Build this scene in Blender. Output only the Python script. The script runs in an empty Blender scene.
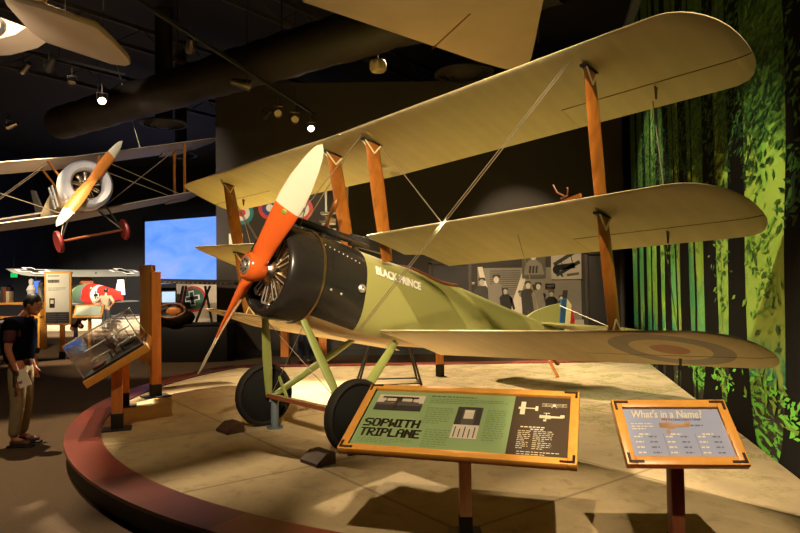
import bpy, bmesh, math, random
from mathutils import Vector as V, Matrix, Quaternion
PI = math.pi
sc = bpy.context.scene
col = sc.collection
random.seed(7)

# ------------------------------------------------------------------ camera
CAM = V((0.9876, -6.5311, 1.5887)); PIT = .0256; ROL = -.0132; FPX = 630.69
fw = V((0, math.cos(PIT), math.sin(PIT))); rt0 = V((1, 0, 0)); up0 = rt0.cross(fw)
rt = rt0*math.cos(ROL)+up0*math.sin(ROL); up = up0*math.cos(ROL)-rt0*math.sin(ROL)
cd = bpy.data.cameras.new('camera'); cam = bpy.data.objects.new('camera', cd); col.objects.link(cam)
cd.sensor_width = 36; cd.lens = FPX/800*36; cd.clip_end = 200
m4 = Matrix((rt, up, -fw)).transposed().to_4x4(); m4.translation = CAM; cam.matrix_world = m4
sc.camera = cam
sc.view_settings.view_transform = 'Standard'; sc.view_settings.look = 'None'
sc.view_settings.gamma = 1; sc.view_settings.use_curve_mapping = False
sc.view_settings.exposure = .3

def P(px, py, Y):            # the world point that stands at depth Y along that direction
    v = fw+rt*((px-400)/FPX)+up*((266.5-py)/FPX)
    return CAM+v*((Y-CAM.y)/v.y)
def G(px, py, z=0.):
    v = fw+rt*((px-400)/FPX)+up*((266.5-py)/FPX)
    return CAM+v*((z-CAM.z)/v.z)

# ------------------------------------------------------------------ objects
def tag(o, label=None, cat=None, group=None, kind=None):
    if label: o['label'] = label
    if cat: o['category'] = cat
    if group: o['group'] = group
    if kind: o['kind'] = kind
    return o
def thing(name, label, cat, loc=(0, 0, 0), rot=(0, 0, 0), group=None):
    o = bpy.data.objects.new(name, None); col.objects.link(o); o.location = loc; o.rotation_euler = rot
    o.empty_display_size = .1
    return tag(o, label, cat, group)
def copy_tree(o, parent=None):
    c = o.copy(); col.objects.link(c)
    if parent: c.parent = parent
    for ch in list(o.children): copy_tree(ch, c)
    return c

class MB:
    def __init__(s): s.v = []; s.f = []; s.mi = []
    def add(s, vs, fs, mi=0):
        b = len(s.v); s.v += [V(p) for p in vs]
        for f in fs: s.f.append([b+i for i in f]); s.mi.append(mi)
        return s
    def box(s, c, d, R=None, mi=0, bev=0.0):
        c = V(c); x, y, z = d[0]/2, d[1]/2, d[2]/2
        if bev <= 0:
            vs = [V((i*x, j*y, k*z)) for i in (-1, 1) for j in (-1, 1) for k in (-1, 1)]
            fs = [(0, 1, 3, 2), (4, 6, 7, 5), (0, 4, 5, 1), (2, 3, 7, 6), (0, 2, 6, 4), (1, 5, 7, 3)]
        else:
            bm = bmesh.new(); bmesh.ops.create_cube(bm, size=1)
            for v in bm.verts: v.co = V((v.co.x*2*x, v.co.y*2*y, v.co.z*2*z))
            bmesh.ops.bevel(bm, geom=bm.edges[:], offset=min(bev, x*.9, y*.9, z*.9), segments=2, affect='EDGES', profile=.5)
            bm.verts.index_update(); vs = [v.co.copy() for v in bm.verts]; fs = [[v.index for v in f.verts] for f in bm.faces]; bm.free()
        if R is not None: vs = [R @ v for v in vs]
        return s.add([c+v for v in vs], fs, mi)
    def bar(s, p, q, w, t, side=(0, 0, 1), mi=0, bev=0.0):     # box between two points, w along side
        p = V(p); q = V(q); a = (q-p); L = a.length; a.normalize(); sd = V(side); sd = (sd-a*sd.dot(a)).normalized(); n = a.cross(sd)
        R = Matrix((a, sd, n)).transposed()
        return s.box((p+q)/2, (L, w, t), R, mi, bev)
    def cyl(s, p, q, r, r2=None, n=12, mi=0, caps=True):
        r2 = r if r2 is None else r2
        return s.tube([p, q], [r, r2], n, mi, caps)
    def tube(s, pts, r, n=8, mi=0, caps=True):
        pts = [V(p) for p in pts]; N = len(pts)
        rs = r if isinstance(r, (list, tuple)) else [r]*N
        vs = []; fs = []; prev = None
        for i in range(N):
            t = (pts[min(i+1, N-1)]-pts[max(i-1, 0)])
            t = t.normalized() if t.length > 1e-9 else V((0, 0, 1))
            if prev is None:
                a = V((0, 0, 1)) if abs(t.z) < .9 else V((1, 0, 0)); u = t.cross(a).normalized()
            else: u = (prev-t*prev.dot(t)).normalized()
            prev = u; w = t.cross(u)
            for k in range(n):
                an = 2*PI*k/n; vs.append(pts[i]+(u*math.cos(an)+w*math.sin(an))*rs[i])
        for i in range(N-1):
            for k in range(n):
                k2 = (k+1) % n; fs.append((i*n+k, i*n+k2, (i+1)*n+k2, (i+1)*n+k))
        if caps: fs.append(tuple(range(n))[::-1]); fs.append(tuple((N-1)*n+k for k in range(n)))
        return s.add(vs, fs, mi)
    def lathe(s, prof, c=(0, 0, 0), ax=(0, 0, 1), n=24, mi=0, closed=False, mis=None):   # prof: (radius, height along axis)
        ax = V(ax).normalized(); a = V((0, 0, 1)) if abs(ax.z) < .9 else V((1, 0, 0)); u = ax.cross(a).normalized(); w = ax.cross(u); c = V(c)
        b = len(s.v); M = len(prof)
        for r, h in prof:
            for k in range(n):
                an = 2*PI*k/n; s.v.append(c+ax*h+(u*math.cos(an)+w*math.sin(an))*r)
        for i in range(M if closed else M-1):
            i2 = (i+1) % M
            for k in range(n):
                k2 = (k+1) % n; s.f.append([b+i*n+k, b+i2*n+k, b+i2*n+k2, b+i*n+k2]); s.mi.append(mis[i] if mis else mi)
        return s
    def ell(s, c, r, R=None, n=16, m=10, mi=0):
        c = V(c); vs = []; fs = []
        for i in range(m+1):
            t = PI*i/m
            for k in range(n):
                a = 2*PI*k/n; p = V((r[0]*math.sin(t)*math.cos(a), r[1]*math.sin(t)*math.sin(a), r[2]*math.cos(t)))
                vs.append(c+(R @ p if R is not None else p))
        for i in range(m):
            for k in range(n): fs.append((i*n+k, (i+1)*n+k, (i+1)*n+(k+1) % n, i*n+(k+1) % n))
        return s.add(vs, fs, mi)
    def prism(s, poly, d, mi=0):       # 3-D polygon swept by vector d
        d = V(d); n = len(poly); vs = [V(p) for p in poly]+[V(p)+d for p in poly]
        fs = [tuple(range(n))[::-1], tuple(range(n, 2*n))]+[(i, (i+1) % n, n+(i+1) % n, n+i) for i in range(n)]
        return s.add(vs, fs, mi)
    def xf(s, M):
        s.v = [M @ v for v in s.v]; return s
    def build(s, name, mats, parent=None, smooth=40, weld=True):
        me = bpy.data.meshes.new(name); me.from_pydata([tuple(v) for v in s.v], [], s.f)
        mats = mats if isinstance(mats, (list, tuple)) else [mats]
        for m in mats: me.materials.append(m)
        me.polygons.foreach_set('material_index', s.mi)
        bm = bmesh.new(); bm.from_mesh(me)
        if weld: bmesh.ops.remove_doubles(bm, verts=bm.verts, dist=1e-5)
        bmesh.ops.recalc_face_normals(bm, faces=bm.faces); bm.to_mesh(me); bm.free()
        if smooth:
            me.polygons.foreach_set('use_smooth', [True]*len(me.polygons)); me.set_sharp_from_angle(angle=math.radians(smooth))
        o = bpy.data.objects.new(name, me); col.objects.link(o)
        if parent: o.parent = parent
        return o
def struct(o): o['kind'] = 'structure'; return o

# ------------------------------------------------------------------ materials
class NT:
    def __init__(s, name):
        s.m = bpy.data.materials.new(name); s.m.use_nodes = True; s.t = s.m.node_tree; s.n = s.t.nodes; s.l = s.t.links; s.b = s.n['Principled BSDF']
    def new(s, ty, **k):
        n = s.n.new(ty)
        for a, v in k.items(): setattr(n, a, v)
        return n
    def lk(s, a, b): s.l.new(a, b)
    def setin(s, sock, v):
        if isinstance(v, bpy.types.NodeSocket): s.l.new(v, sock)
        else: sock.default_value = v
    def math(s, op, a, b=0., c=None):
        n = s.new('ShaderNodeMath', operation=op); s.setin(n.inputs[0], a); s.setin(n.inputs[1], b)
        if c is not None: s.setin(n.inputs[2], c)
        return n.outputs[0]
    def mix(s, f, a, b):
        n = s.new('ShaderNodeMix', data_type='RGBA'); s.setin(n.inputs[0], f)
        for i, v in ((6, a), (7, b)): s.setin(n.inputs[i], (*v, 1) if isinstance(v, tuple) and len(v) == 3 else v)
        return n.outputs[2]
    def obj(s):
        if not hasattr(s, '_o'):
            t = s.new('ShaderNodeTexCoord'); s._o = t.outputs['Object']; x = s.new('ShaderNodeSeparateXYZ'); s.lk(s._o, x.inputs[0]); s._x = x.outputs
        return s._o
    def xyz(s): s.obj(); return s._x[0], s._x[1], s._x[2]
    def noise(s, sc, det=4, vec=None, rough=.55, dist=0.):
        n = s.new('ShaderNodeTexNoise'); s.lk(vec or s.obj(), n.inputs['Vector']); n.inputs['Scale'].default_value = sc; n.inputs['Detail'].default_value = det
        n.inputs['Roughness'].default_value = rough; n.inputs['Distortion'].default_value = dist
        return n.outputs['Fac']
    def ramp(s, f, stops, interp='LINEAR'):
        n = s.new('ShaderNodeValToRGB'); n.color_ramp.interpolation = interp; e = n.color_ramp.elements
        while len(e) < len(stops): e.new(.5)
        for i, (p, c) in enumerate(stops): e[i].position = p; e[i].color = (*c, 1) if len(c) == 3 else c
        s.lk(f, n.inputs[0]); return n.outputs[0]
    def step(s, f, a, b):      # smooth 0..1 between a and b
        n = s.new('ShaderNodeMapRange', interpolation_type='SMOOTHSTEP'); s.setin(n.inputs[0], f); n.inputs[1].default_value = a; n.inputs[2].default_value = b
        return n.outputs[0]
    def scale(s, v, vec=None):
        n = s.new('ShaderNodeMapping'); s.lk(vec or s.obj(), n.inputs[0]); n.inputs['Scale'].default_value = v; return n.outputs[0]
    def bump(s, h, st=.2, d=.02):
        n = s.new('ShaderNodeBump'); n.inputs['Strength'].default_value = st; n.inputs['Distance'].default_value = d; s.lk(h, n.inputs['Height']); s.lk(n.outputs[0], s.b.inputs['Normal'])
    def fin(s, c=None, rough=.5, metal=0., spec=.5):
        if c is not None: s.setin(s.b.inputs['Base Color'], (*c, 1) if isinstance(c, tuple) else c)
        s.setin(s.b.inputs['Roughness'], rough); s.b.inputs['Metallic'].default_value = metal; s.b.inputs['Specular IOR Level'].default_value = spec
        return s.m
def S(r, g, b):   # sRGB 0-255 to linear
    f = lambda c: (c/255/12.92) if c <= 10 else ((c/255+.055)/1.055)**2.4
    return (f(r), f(g), f(b))
def mat(name, c, rough=.5, metal=0., var=.15, sc=6., spec=.5, bump=0.):
    t = NT(name); n = t.noise(sc, 3); d = tuple(max(0, x*(1-var)) for x in c); e = tuple(min(1, x*(1+var)) for x in c)
    if bump: t.bump(n, bump)
    return t.fin(t.mix(n, d, e), rough, metal, spec)
def emis(name, c, st):
    t = NT(name); t.b.inputs['Emission Color'].default_value = (*c, 1); t.b.inputs['Emission Strength'].default_value = st
    return t.fin(tuple(x*.3 for x in c), .4)
def wood(name, a, b, sc=(2, 2, 18), rough=.3):
    t = NT(name); v = t.scale(sc); n = t.noise(3., 5, v, .6, .8)
    return t.fin(t.ramp(n, [(.3, a), (.7, b)]), rough, 0, .5)

M = {}
M['black'] = mat('black_enamel', (.020, .018, .016), .27, 0, .2, 3)
M['blackmetal'] = mat('matt_black', (.012, .012, .012), .55)
M['dark'] = mat('black_ceiling_paint', (.012, .011, .010), .8)
M['tyre'] = mat('tyre_rubber', (.018, .016, .014), .8, 0, .15, 6, .2)
M['cover'] = mat('wheel_cover_black', (.009, .009, .008), .8, 0, .15, 6, .15)
M['steel'] = mat('bright_steel', (.66, .62, .54), .35, .75)
M['nickel'] = mat('engine_nickel', (.62, .52, .38), .25, 1.)
M['enginedark'] = mat('engine_dark_steel', (.16, .13, .10), .35, .9)
M['brass'] = mat('brass', (.62, .45, .2), .3, 1.)
M['wire'] = mat('bracing_wire', (.42, .36, .26), .4, .8)
M['green'] = mat('khaki_green_dope', S(152, 150, 88), .42, 0, .07, 2.2)
M['geargreen'] = mat('gear_leg_green', S(132, 142, 76), .4, 0, .1, 4)
M['belly'] = mat('clear_doped_belly', S(188, 160, 112), .5, 0, .1, 3)
M['olive'] = mat('olive_upper_dope', S(128, 122, 58), .5, 0, .1, 3)
M['strut'] = wood('varnished_spruce', S(118, 68, 24), S(160, 98, 36), (3, 3, 1.2))
M['strutdark'] = M['strut']
M['propred'] = mat('propeller_orange_red', S(216, 98, 40), .16, 0, .06, 3)
M['propcream'] = mat('propeller_cream', S(226, 222, 200), .22, 0, .04, 3)
M['propdot'] = mat('propeller_decal', S(150, 160, 70), .3)
M['leather'] = mat('tan_leather', S(112, 60, 30), .45, 0, .2, 20)
M['white'] = mat('white_paint', S(235, 232, 222), .5, 0, .04)
M['blue'] = mat('roundel_blue', S(40, 82, 130), .5)
M['red'] = mat('roundel_red', S(190, 36, 36), .5)
M['cream'] = mat('cream_band', S(222, 210, 160), .5)
M['frame'] = wood('golden_oak_frame', S(234, 160, 66), S(244, 176, 82), (4, 4, 4), .35)
M['postwood'] = wood('warm_post_wood', S(206, 122, 52), S(230, 146, 68), (8, 8, 1.2), .4)
M['darkpost'] = wood('dark_post_wood', S(96, 54, 30), S(124, 72, 42), (8, 8, 1.2), .45)
M['palepost'] = wood('pale_post_wood', S(206, 172, 122), S(222, 190, 140), (8, 8, 1.2), .4)
M['chock'] = wood('chock_wood', S(58, 36, 20), S(80, 52, 30), (3, 10, 10), .7)
M['boardgreen'] = mat('panel_green', S(150, 176, 118), .6, 0, .03)
M['boardbrown'] = mat('panel_brown', S(74, 58, 40), .6, 0, .05)
M['boardblue'] = mat('panel_lavender', S(164, 172, 206), .6, 0, .03)
M['ink'] = mat('ink_dark', S(48, 38, 24), .5)
M['inkgreen'] = mat('ink_text_green', S(122, 148, 92), .5)
M['inkgrey'] = mat('ink_text_grey', S(112, 118, 134), .5)
M['inkcream'] = mat('ink_cream', S(235, 225, 190), .5)
M['inkorange'] = mat('ink_tan', S(196, 150, 110), .5)
M['corner'] = mat('corner_bracket', S(52, 30, 14), .4)
M['paper'] = mat('paper', S(240, 232, 205), .6, 0, .03)

def linen(name, base, roundel=None):
    t = NT(name); x, y, z = t.xyz()
    ax = t.math('ABSOLUTE', x)
    fr = t.math('ABSOLUTE', t.math('SUBTRACT', t.math('FRACT', t.math('DIVIDE', ax, .31)), .5))
    rib = t.step(fr, .13, .03)                      # 1 at the rib tape
    wide = t.step(fr, .5, .25)
    n = t.noise(2.2, 4); n2 = t.noise(14, 3)
    c = t.mix(n, tuple(v*.86 for v in base), tuple(min(1, v*1.12) for v in base))
    c = t.mix(t.math('MULTIPLY', wide, .15), c, tuple(v*.66 for v in base)); c = t.mix(t.math('MULTIPLY', rib, .14), c, tuple(min(1, v*1.1) for v in base))
    c = t.mix(t.math('MULTIPLY', n2, .10), c, tuple(v*.6 for v in base))
    if roundel:
        x0, y0, r = roundel
        dx = t.math('SUBTRACT', ax, x0); dy = t.math('SUBTRACT', y, y0)
        d = t.math('SQRT', t.math('ADD', t.math('MULTIPLY', dx, dx), t.math('MULTIPLY', dy, dy)))
        ring = t.math('MULTIPLY', t.math('LESS_THAN', d, r), t.math('GREATER_THAN', d, r*.66))
        c = t.mix(t.math('MULTIPLY', ring, .55), c, S(66, 80, 128))
        c = t.mix(t.math('MULTIPLY', t.math('LESS_THAN', d, r*.32), .6), c, S(150, 48, 30))
    t.bump(rib, .25, .01)
    return t.fin(c, .55, 0, .3)
LIN = S(216, 202, 162)
M['linen'] = linen('clear_doped_linen', LIN)
M['linenr'] = linen('clear_doped_linen_roundel', LIN, (3.27, 1.03, .46))
M['glass'] = None
g = NT('acrylic'); g.b.inputs['Transmission Weight'].default_value = 1; g.b.inputs['IOR'].default_value = 1.12; g.b.inputs['Alpha'].default_value = .22
M['glass'] = g.fin((.95, .97, 1), .03)

# ------------------------------------------------------------------ text
def text_polys(s, size=1., shear=0., bold=0., res=3):
    cu = bpy.data.curves.new('lettering', 'FONT'); cu.body = s; cu.size = size; cu.shear = shear; cu.offset = bold; cu.resolution_u = res
    o = bpy.data.objects.new('lettering', cu); col.objects.link(o)
    bpy.context.view_layer.update()
    me = bpy.data.meshes.new_from_object(o.evaluated_get(bpy.context.evaluated_depsgraph_get()))
    vs = [v.co.copy() for v in me.vertices]; fs = [tuple(p.vertices) for p in me.polygons]
    bpy.data.objects.remove(o); bpy.data.curves.remove(cu); bpy.data.meshes.remove(me)
    return vs, fs
PIX = {'S': '01111 10000 10000 01110 00001 00001 11110', 'O': '01110 10001 10001 10001 10001 10001 01110', 'P': '11110 10001 10001 11110 10000 10000 10000',
       'W': '10001 10001 10001 10101 10101 11011 10001', 'I': '111 010 010 010 010 010 111', 'T': '11111 00100 00100 00100 00100 00100 00100', 'H': '10001 10001 10001 11111 10001 10001 10001',
       'R': '11110 10001 10001 11110 10100 10010 10001', 'L': '10000 10000 10000 10000 10000 10000 11111', 'A': '01110 10001 10001 11111 10001 10001 10001',
       'N': '10001 11001 10101 10101 10011 10001 10001', 'E': '11111 10000 10000 11110 10000 10000 11111'}
def pixel_text(mb, s, fr, x, y, h, w, mi):     # fr(u,v) gives a point on the board; chunky pixel lettering
    n = sum(len(PIX[c].split()[0])+1 for c in s)-1; px = w/n; py = h/7; cx = x
    for c in s:
        rows = PIX[c].split()
        for j, r in enumerate(rows):
            for i, b in enumerate(r):
                if b == '1':
                    u0 = cx+i*px; v0 = y+h-(j+1)*py
                    mb.add([fr(u0-.42*px, v0-.12*py), fr(u0+px*1.42, v0-.12*py), fr(u0+px*1.42, v0+py*1.12), fr(u0-.42*px, v0+py*1.12)], [(0, 1, 2, 3)], mi)
        cx += (len(rows[0])+1)*px

# ================================================================== the triplane
TH = .1843; YAW = -.8356; ST = .3463; GAP = .9507; YL = .5523; ZL = .8302; DIH = .0446; INC = .1616; CH = .99; SP = 4.04
SPS = {1: 3.95, -1: 4.22}; KUP = {0: 0., 1: .012, 2: .13}; DS = {0: .040, 1: .030, 2: -.012}
YH = -.8722; ZH = 1.2789
tri = thing('triplane', 'large green and black vintage triplane with red propeller on the sandy round platform', 'airplane', (0, 0, .35), (-TH, 0, YAW))
MT = Matrix.Translation((0, 0, .35)) @ Matrix.Rotation(YAW, 4, 'Z') @ Matrix.Rotation(-TH, 4, 'X')
def W(k, x, c, dz=0.):
    return V((x, YL-k*ST+c*CH*math.cos(INC)+dz*math.sin(INC), ZL+k*GAP+KUP[k]-c*CH*math.sin(INC)+dz*math.cos(INC)+abs(x)*(math.sin(DIH) if x > 0 else DS[k])))
def tipx(c):
    if c < .68: return SP-.40+.40*math.sqrt(max(0, 1-((.68-c)/.68)**2.2))
    return SP-.20+.20*math.sqrt(max(0, 1-((c-.68)/.32)**2.2))
def foil(c):
    yt = 5*.055*(.2969*math.sqrt(c)-.126*c-.3516*c*c+.2843*c**3-.1015*c**4); yc = .028*math.sin(PI*min(1, c**.85))
    return yc+yt+.002, yc-yt-.002
def panel(mb, k, side, cs, xin, xout, nu=30, tip=False):
    us = [i/nu for i in range(nu+1)]
    if tip: us = [1-(1-u)**1.6 for u in us]
    nc = len(cs); vs = []
    for s in (0, 1):
        for u in us:
            for c in cs:
                a, b = foil(c); m = (a+b)/2; xo = xout(c)-((SP-SPS[side]) if tip else 0); x = xin(c)+(xo-xin(c))*u
                d = (xo-x)
                q = max(.12, math.sqrt(min(1, d/.12))) if tip else 1
                vs.append(W(k, side*x, c, m+((a if s == 0 else b)-m)*q))
    N = (nu+1)*nc; fs = []; mis = []
    for i in range(nu):
        for j in range(nc-1):
            q = (i*nc+j, (i+1)*nc+j, (i+1)*nc+j+1, i*nc+j+1)
            mb.add([], [], 0); fs.append(q); mis.append(1 if cs[j] > .05 else 0); fs.append(tuple(N+t for t in q)); mis.append(0)  # pale strip on the upper leading edge paints in its highlight from above
    for i in range(nu):
        for j, in ((0,), (nc-1,)): fs.append((i*nc+j, (i+1)*nc+j, N+(i+1)*nc+j, N+i*nc+j)); mis.append(0 if j else 1)
    for j in range(nc-1):
        for i, in ((0,), (nu,)): fs.append((i*nc+j, i*nc+j+1, N+i*nc+j+1, N+i*nc+j)); mis.append(0)
    b = len(mb.v); mb.v += vs
    for f, m in zip(fs, mis): mb.f.append([b+t for t in f]); mb.mi.append(m)
CF = [0, .008, .025, .06, .11, .18, .27, .37, .48, .58, .64, .685]; CR = [.685, .76, .84, .92, .97, 1.]; CA = [.697, .76, .84, .92, .97, 1.]
AX = 2.42
def half_wing(mb, k, side, xin):
    panel(mb, k, side, CF, xin, tipx, 34, True)
    panel(mb, k, side, CR, xin, lambda c: AX, 16)
def aileron(k, side, parent, m):
    mb = MB(); panel(mb, k, side, CA, lambda c: AX+.005, tipx, 16, True)
    a = mb.build('aileron', [m, M['olive']], parent)
    h = MB(); xx = side*3.25; p = W(k, xx, .72, -.012); q = p+V((0, .02, -.095))
    h.prism([p+V((0, -.018, 0)), p+V((0, .026, 0)), q+V((0, .008, 0)), q+V((0, -.008, 0))], (.008, 0, 0)); h.build('control_horn', M['enginedark'], parent)
    return a
midin = lambda c: .36 if c < .58 else (.36+(c-.58)/.045*.24 if c < .625 else .60+(c-.625)*.18)
for k, nm, m in ((2, 'top_wing', M['linen']), (1, 'middle_wing', M['linen']), (0, 'lower_wing', M['linenr'])):
    if k == 2:
        mb = MB(); half_wing(mb, 2, 1, lambda c: 0.); half_wing(mb, 2, -1, lambda c: 0.)
        w = mb.build(nm, [m, M['olive']], tri); ws = [(1, w), (-1, w)]
    else:
        ws = []
        for sd in (1, -1):
            mb = MB(); half_wing(mb, k, sd, midin if k == 1 else (lambda c: .36)); ws.append((sd, mb.build(nm, [m, M['olive']], tri)))
    for sd, w in ws: aileron(k, sd, w, m)

# fuselage: superellipse sections (y, half width, top, bottom, exponent)
FS = [(-.35, .475, 1.755, .805, 2.0), (-.1, .45, 1.74, .775, 2.15), (.27, .40, 1.69, .735, 2.6), (.6, .375, 1.655, .715, 3.0), (1.0, .36, 1.63, .715, 3.2), (1.6, .335, 1.60, .75, 3.2),
      (2.2, .29, 1.54, .83, 3.0), (3.0, .215, 1.455, .97, 2.8), (3.7, .13, 1.395, 1.12, 2.6), (4.38, .03, 1.345, 1.24, 2.2)]
def fsec(y):
    for a, b in zip(FS, FS[1:]):
        if y <= b[0]: t = (y-a[0])/(b[0]-a[0]); return [p+(q-p)*t for p, q in zip(a, b)][1:]
    return FS[-1][1:]
def fx(y, z):
    w, t, b, n = fsec(y); q = min(.999, abs((z-(t+b)/2)/((t-b)/2))); return w*(1-q**n)**(1/n)
def ftop(y, x):
    w, t, b, n = fsec(y); q = min(.999, abs(x/w)); return (t+b)/2+(t-b)/2*(1-q**n)**(1/n)
def fring(y, n_=40):
    w, t, b, n = fsec(y); zc = (t+b)/2; h = (t-b)/2; r = []
    for k in range(n_):
        a = 2*PI*k/n_; c, s = math.cos(a), math.sin(a); r.append(V((w*math.copysign(abs(c)**(2/n), c), y, zc+h*math.copysign(abs(s)**(2/n), s))))
    return r
CY, CA_, CB = 1.48, .46, .25           # the cockpit opening
def loft(mb, ys, hole=False):
    R = [fring(y) for y in ys]; n = 40; b = len(mb.v)
    for r in R: mb.v += r
    for i in range(len(R)-1):
        for k in range(n):
            f = [b+i*n+k, b+i*n+(k+1) % n, b+(i+1)*n+(k+1) % n, b+(i+1)*n+k]
            c = sum((mb.v[t] for t in f), V((0, 0, 0)))/4
            if hole and c.z > 1.3 and ((c.y-CY)/CA_)**2+(c.x/CB)**2 < .95: continue
            nz = math.sin(2*PI*(k+.5)/n)
            mb.f.append(f); mb.mi.append(1 if nz < -.80 else 0)
    return R
mb = MB(); ys = [-.35+.05*i for i in range(13)]+[.27]; ys = sorted(set(round(y, 3) for y in ys if y <= .27)); loft(mb, ys)
nose = mb.build('nose_panel', [M['black'], M['belly']], tri)
mb = MB(); ys = [.27+i*(4.38-.27)/60 for i in range(61)]; R = loft(mb, ys, True); b = len(mb.v); mb.v += R[-1]; mb.f.append(list(range(b, b+40))); mb.mi.append(0)
fus = mb.build('fuselage', [M['green'], M['belly']], tri)
mb = MB()
def cock(s, dz): return [V((CB*s*math.cos(a), CY+CA_*s*math.sin(a), ftop(CY+CA_*s*math.sin(a), CB*s*math.cos(a))*(1 if dz == 0 else 0)+dz)) for a in [2*PI*i/36 for i in range(36)]]
r0 = cock(1.08, 0); r1 = cock(.8, 1.1)
mb.add(r0+r1, [(i, (i+1) % 36, 36+(i+1) % 36, 36+i) for i in range(36)]+[tuple(range(36, 72))]); ck = mb.build('cockpit', M['blackmetal'], tri)
mb = MB(); pts = cock(1.08, 0); pts = [p+V((0, 0, .008)) for p in pts]; mb.tube(pts+pts[:2], .022, 8, caps=False); mb.build('cockpit_coaming', M['leather'], ck)
mb = MB(); mb.prism([V((x, 1.0, 1.63)) for x in (-.16, .16)]+[V((x, 1.05, 1.80)) for x in (.13, -.13)], (0, .006, 0)); mb.build('windscreen', M['glass'], ck)

# lettering on the port side
vs, fs = text_polys('BLACK PRINCE', .118, 0, .006)
wd = max(v.x for v in vs); L = .70
mb = MB(); out = []
for v in vs:
    y = .39+v.x/wd*L; z = 1.435-(y-.39)*.085+v.y*.98
    out.append(V((fx(y, z)+.011, y, z)))
mb.add(out, fs); mb.build('lettering', M['white'], fus, smooth=0, weld=False)
# side details: inspection door, port hole, buttons
mb = MB()
def sidepatch(y0, y1, z0, z1, off=.004, n=6):
    p = [[V((fx(y0+(y1-y0)*i/n, z0+(z1-z0)*j/n)+off, y0+(y1-y0)*i/n, z0+(z1-z0)*j/n)) for j in range(n+1)] for i in range(n+1)]
    for i in range(n):
        for j in range(n): mb.add([p[i][j], p[i+1][j], p[i+1][j+1], p[i][j+1]], [(0, 1, 2, 3)])
sidepatch(-.22, -.02, 1.2, 1.5); dr = mb.build('inspection_door', M['black'], nose)
for y, z in ((-.21, 1.16), (-.07, 1.14)):
    mb = MB(); mb.ell((fx(y, z)+.004, y, z), (.008, .014, .014), n=10, m=6); mb.build('button', M['steel'], nose)
mb = MB(); y, z = .20, 1.24; x = fx(y, z); mb.lathe([(.045, 0), (.045, .02), (.03, .035), (.018, .035), (.018, .01), (0, .01)], (x-.005, y, z), (1, 0, .05), 16); mb.build('filler_cap', M['steel'], nose)
mb = MB()
for i in range(9):
    y = -.28+i*.055; z = 1.60-.012*i; mb.ell((fx(y, z)+.002, y, z), (.005, .007, .007), n=8, m=5)
mb.build('rivet_row', M['steel'], nose)

# cowling, band, engine
mb = MB(); Ro = .478
prof = [(.465, .02), (.41, -.20), (.385, -.28), (.383, -.315), (.392, -.343), (.41, -.355), (.43, -.35), (.452, -.325), (.468, -.28), (.478, -.21), (.482, -.1), (.482, .02)]
mb.lathe(prof, (0, -.35, ZH), (0, 1, 0), 64); cowl = mb.build('cowling', M['black'], tri, 50)
mb = MB(); mb.lathe([(.483, -.012), (.493, -.008), (.493, .008), (.483, .012)], (0, -.33, ZH), (0, 1, 0), 64, closed=True); mb.build('cowling_band', M['brass'], cowl)
mb = MB(); mb.ell((.10, -.69, .90), (.05, .025, .03), n=12, m=8); mb.build('drain_scoop', M['enginedark'], cowl)
mb = MB(); mb.lathe([(0, -.24), (.06, -.24), (.085, -.2), (.10, -.15), (.145, -.12), (.155, -.05), (.155, .06), (.10, .08), (0, .08)], (0, -.56, ZH), (0, 1, 0), 28); eng = mb.build('engine', M['nickel'], tri)
for i in range(9):
    a = 2*PI*i/9+.35; d = V((math.cos(a), 0, math.sin(a))); c = V((0, -.57, ZH))
    mb = MB(); pr = [(.045, .13)]
    for j in range(13): h = .15+j*.014; pr += [(.062, h), (.062, h+.005), (.048, h+.006), (.048, h+.0135)]
    pr += [(.05, .335), (.03, .35), (0, .352)]
    mb.lathe(pr, c, d, 16); cyl = mb.build('cylinder', M['nickel'], eng)
    s = V((-d.z, 0, d.x)); mb = MB()
    for t in (-1, 1): mb.cyl(c+d*.12+s*.02*t+V((0, -.075, 0)), c+d*.32+s*.032*t+V((0, -.075, 0)), .0065, n=8)
    mb.box(c+d*.325+V((0, -.05, 0)), (.07, .05, .02), Matrix((s, V((0, 1, 0)), d)).transposed()); mb.build('push_rod', M['steel'], eng)
    mb = MB(); mb.tube([c+d*.14+V((0, .05, 0)), c+d*.22+s*.06+V((0, -.01, 0)), c+d*.3+s*.05+V((0, -.02, 0))], .014, 8); mb.build('intake_pipe', M['brass'], eng)
mb = MB(); mb.lathe([(0, 0), (.44, 0), (.44, .02), (0, .02)], (0, -.42, ZH), (0, 1, 0), 32); mb.build('firewall', M['blackmetal'], eng)

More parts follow.
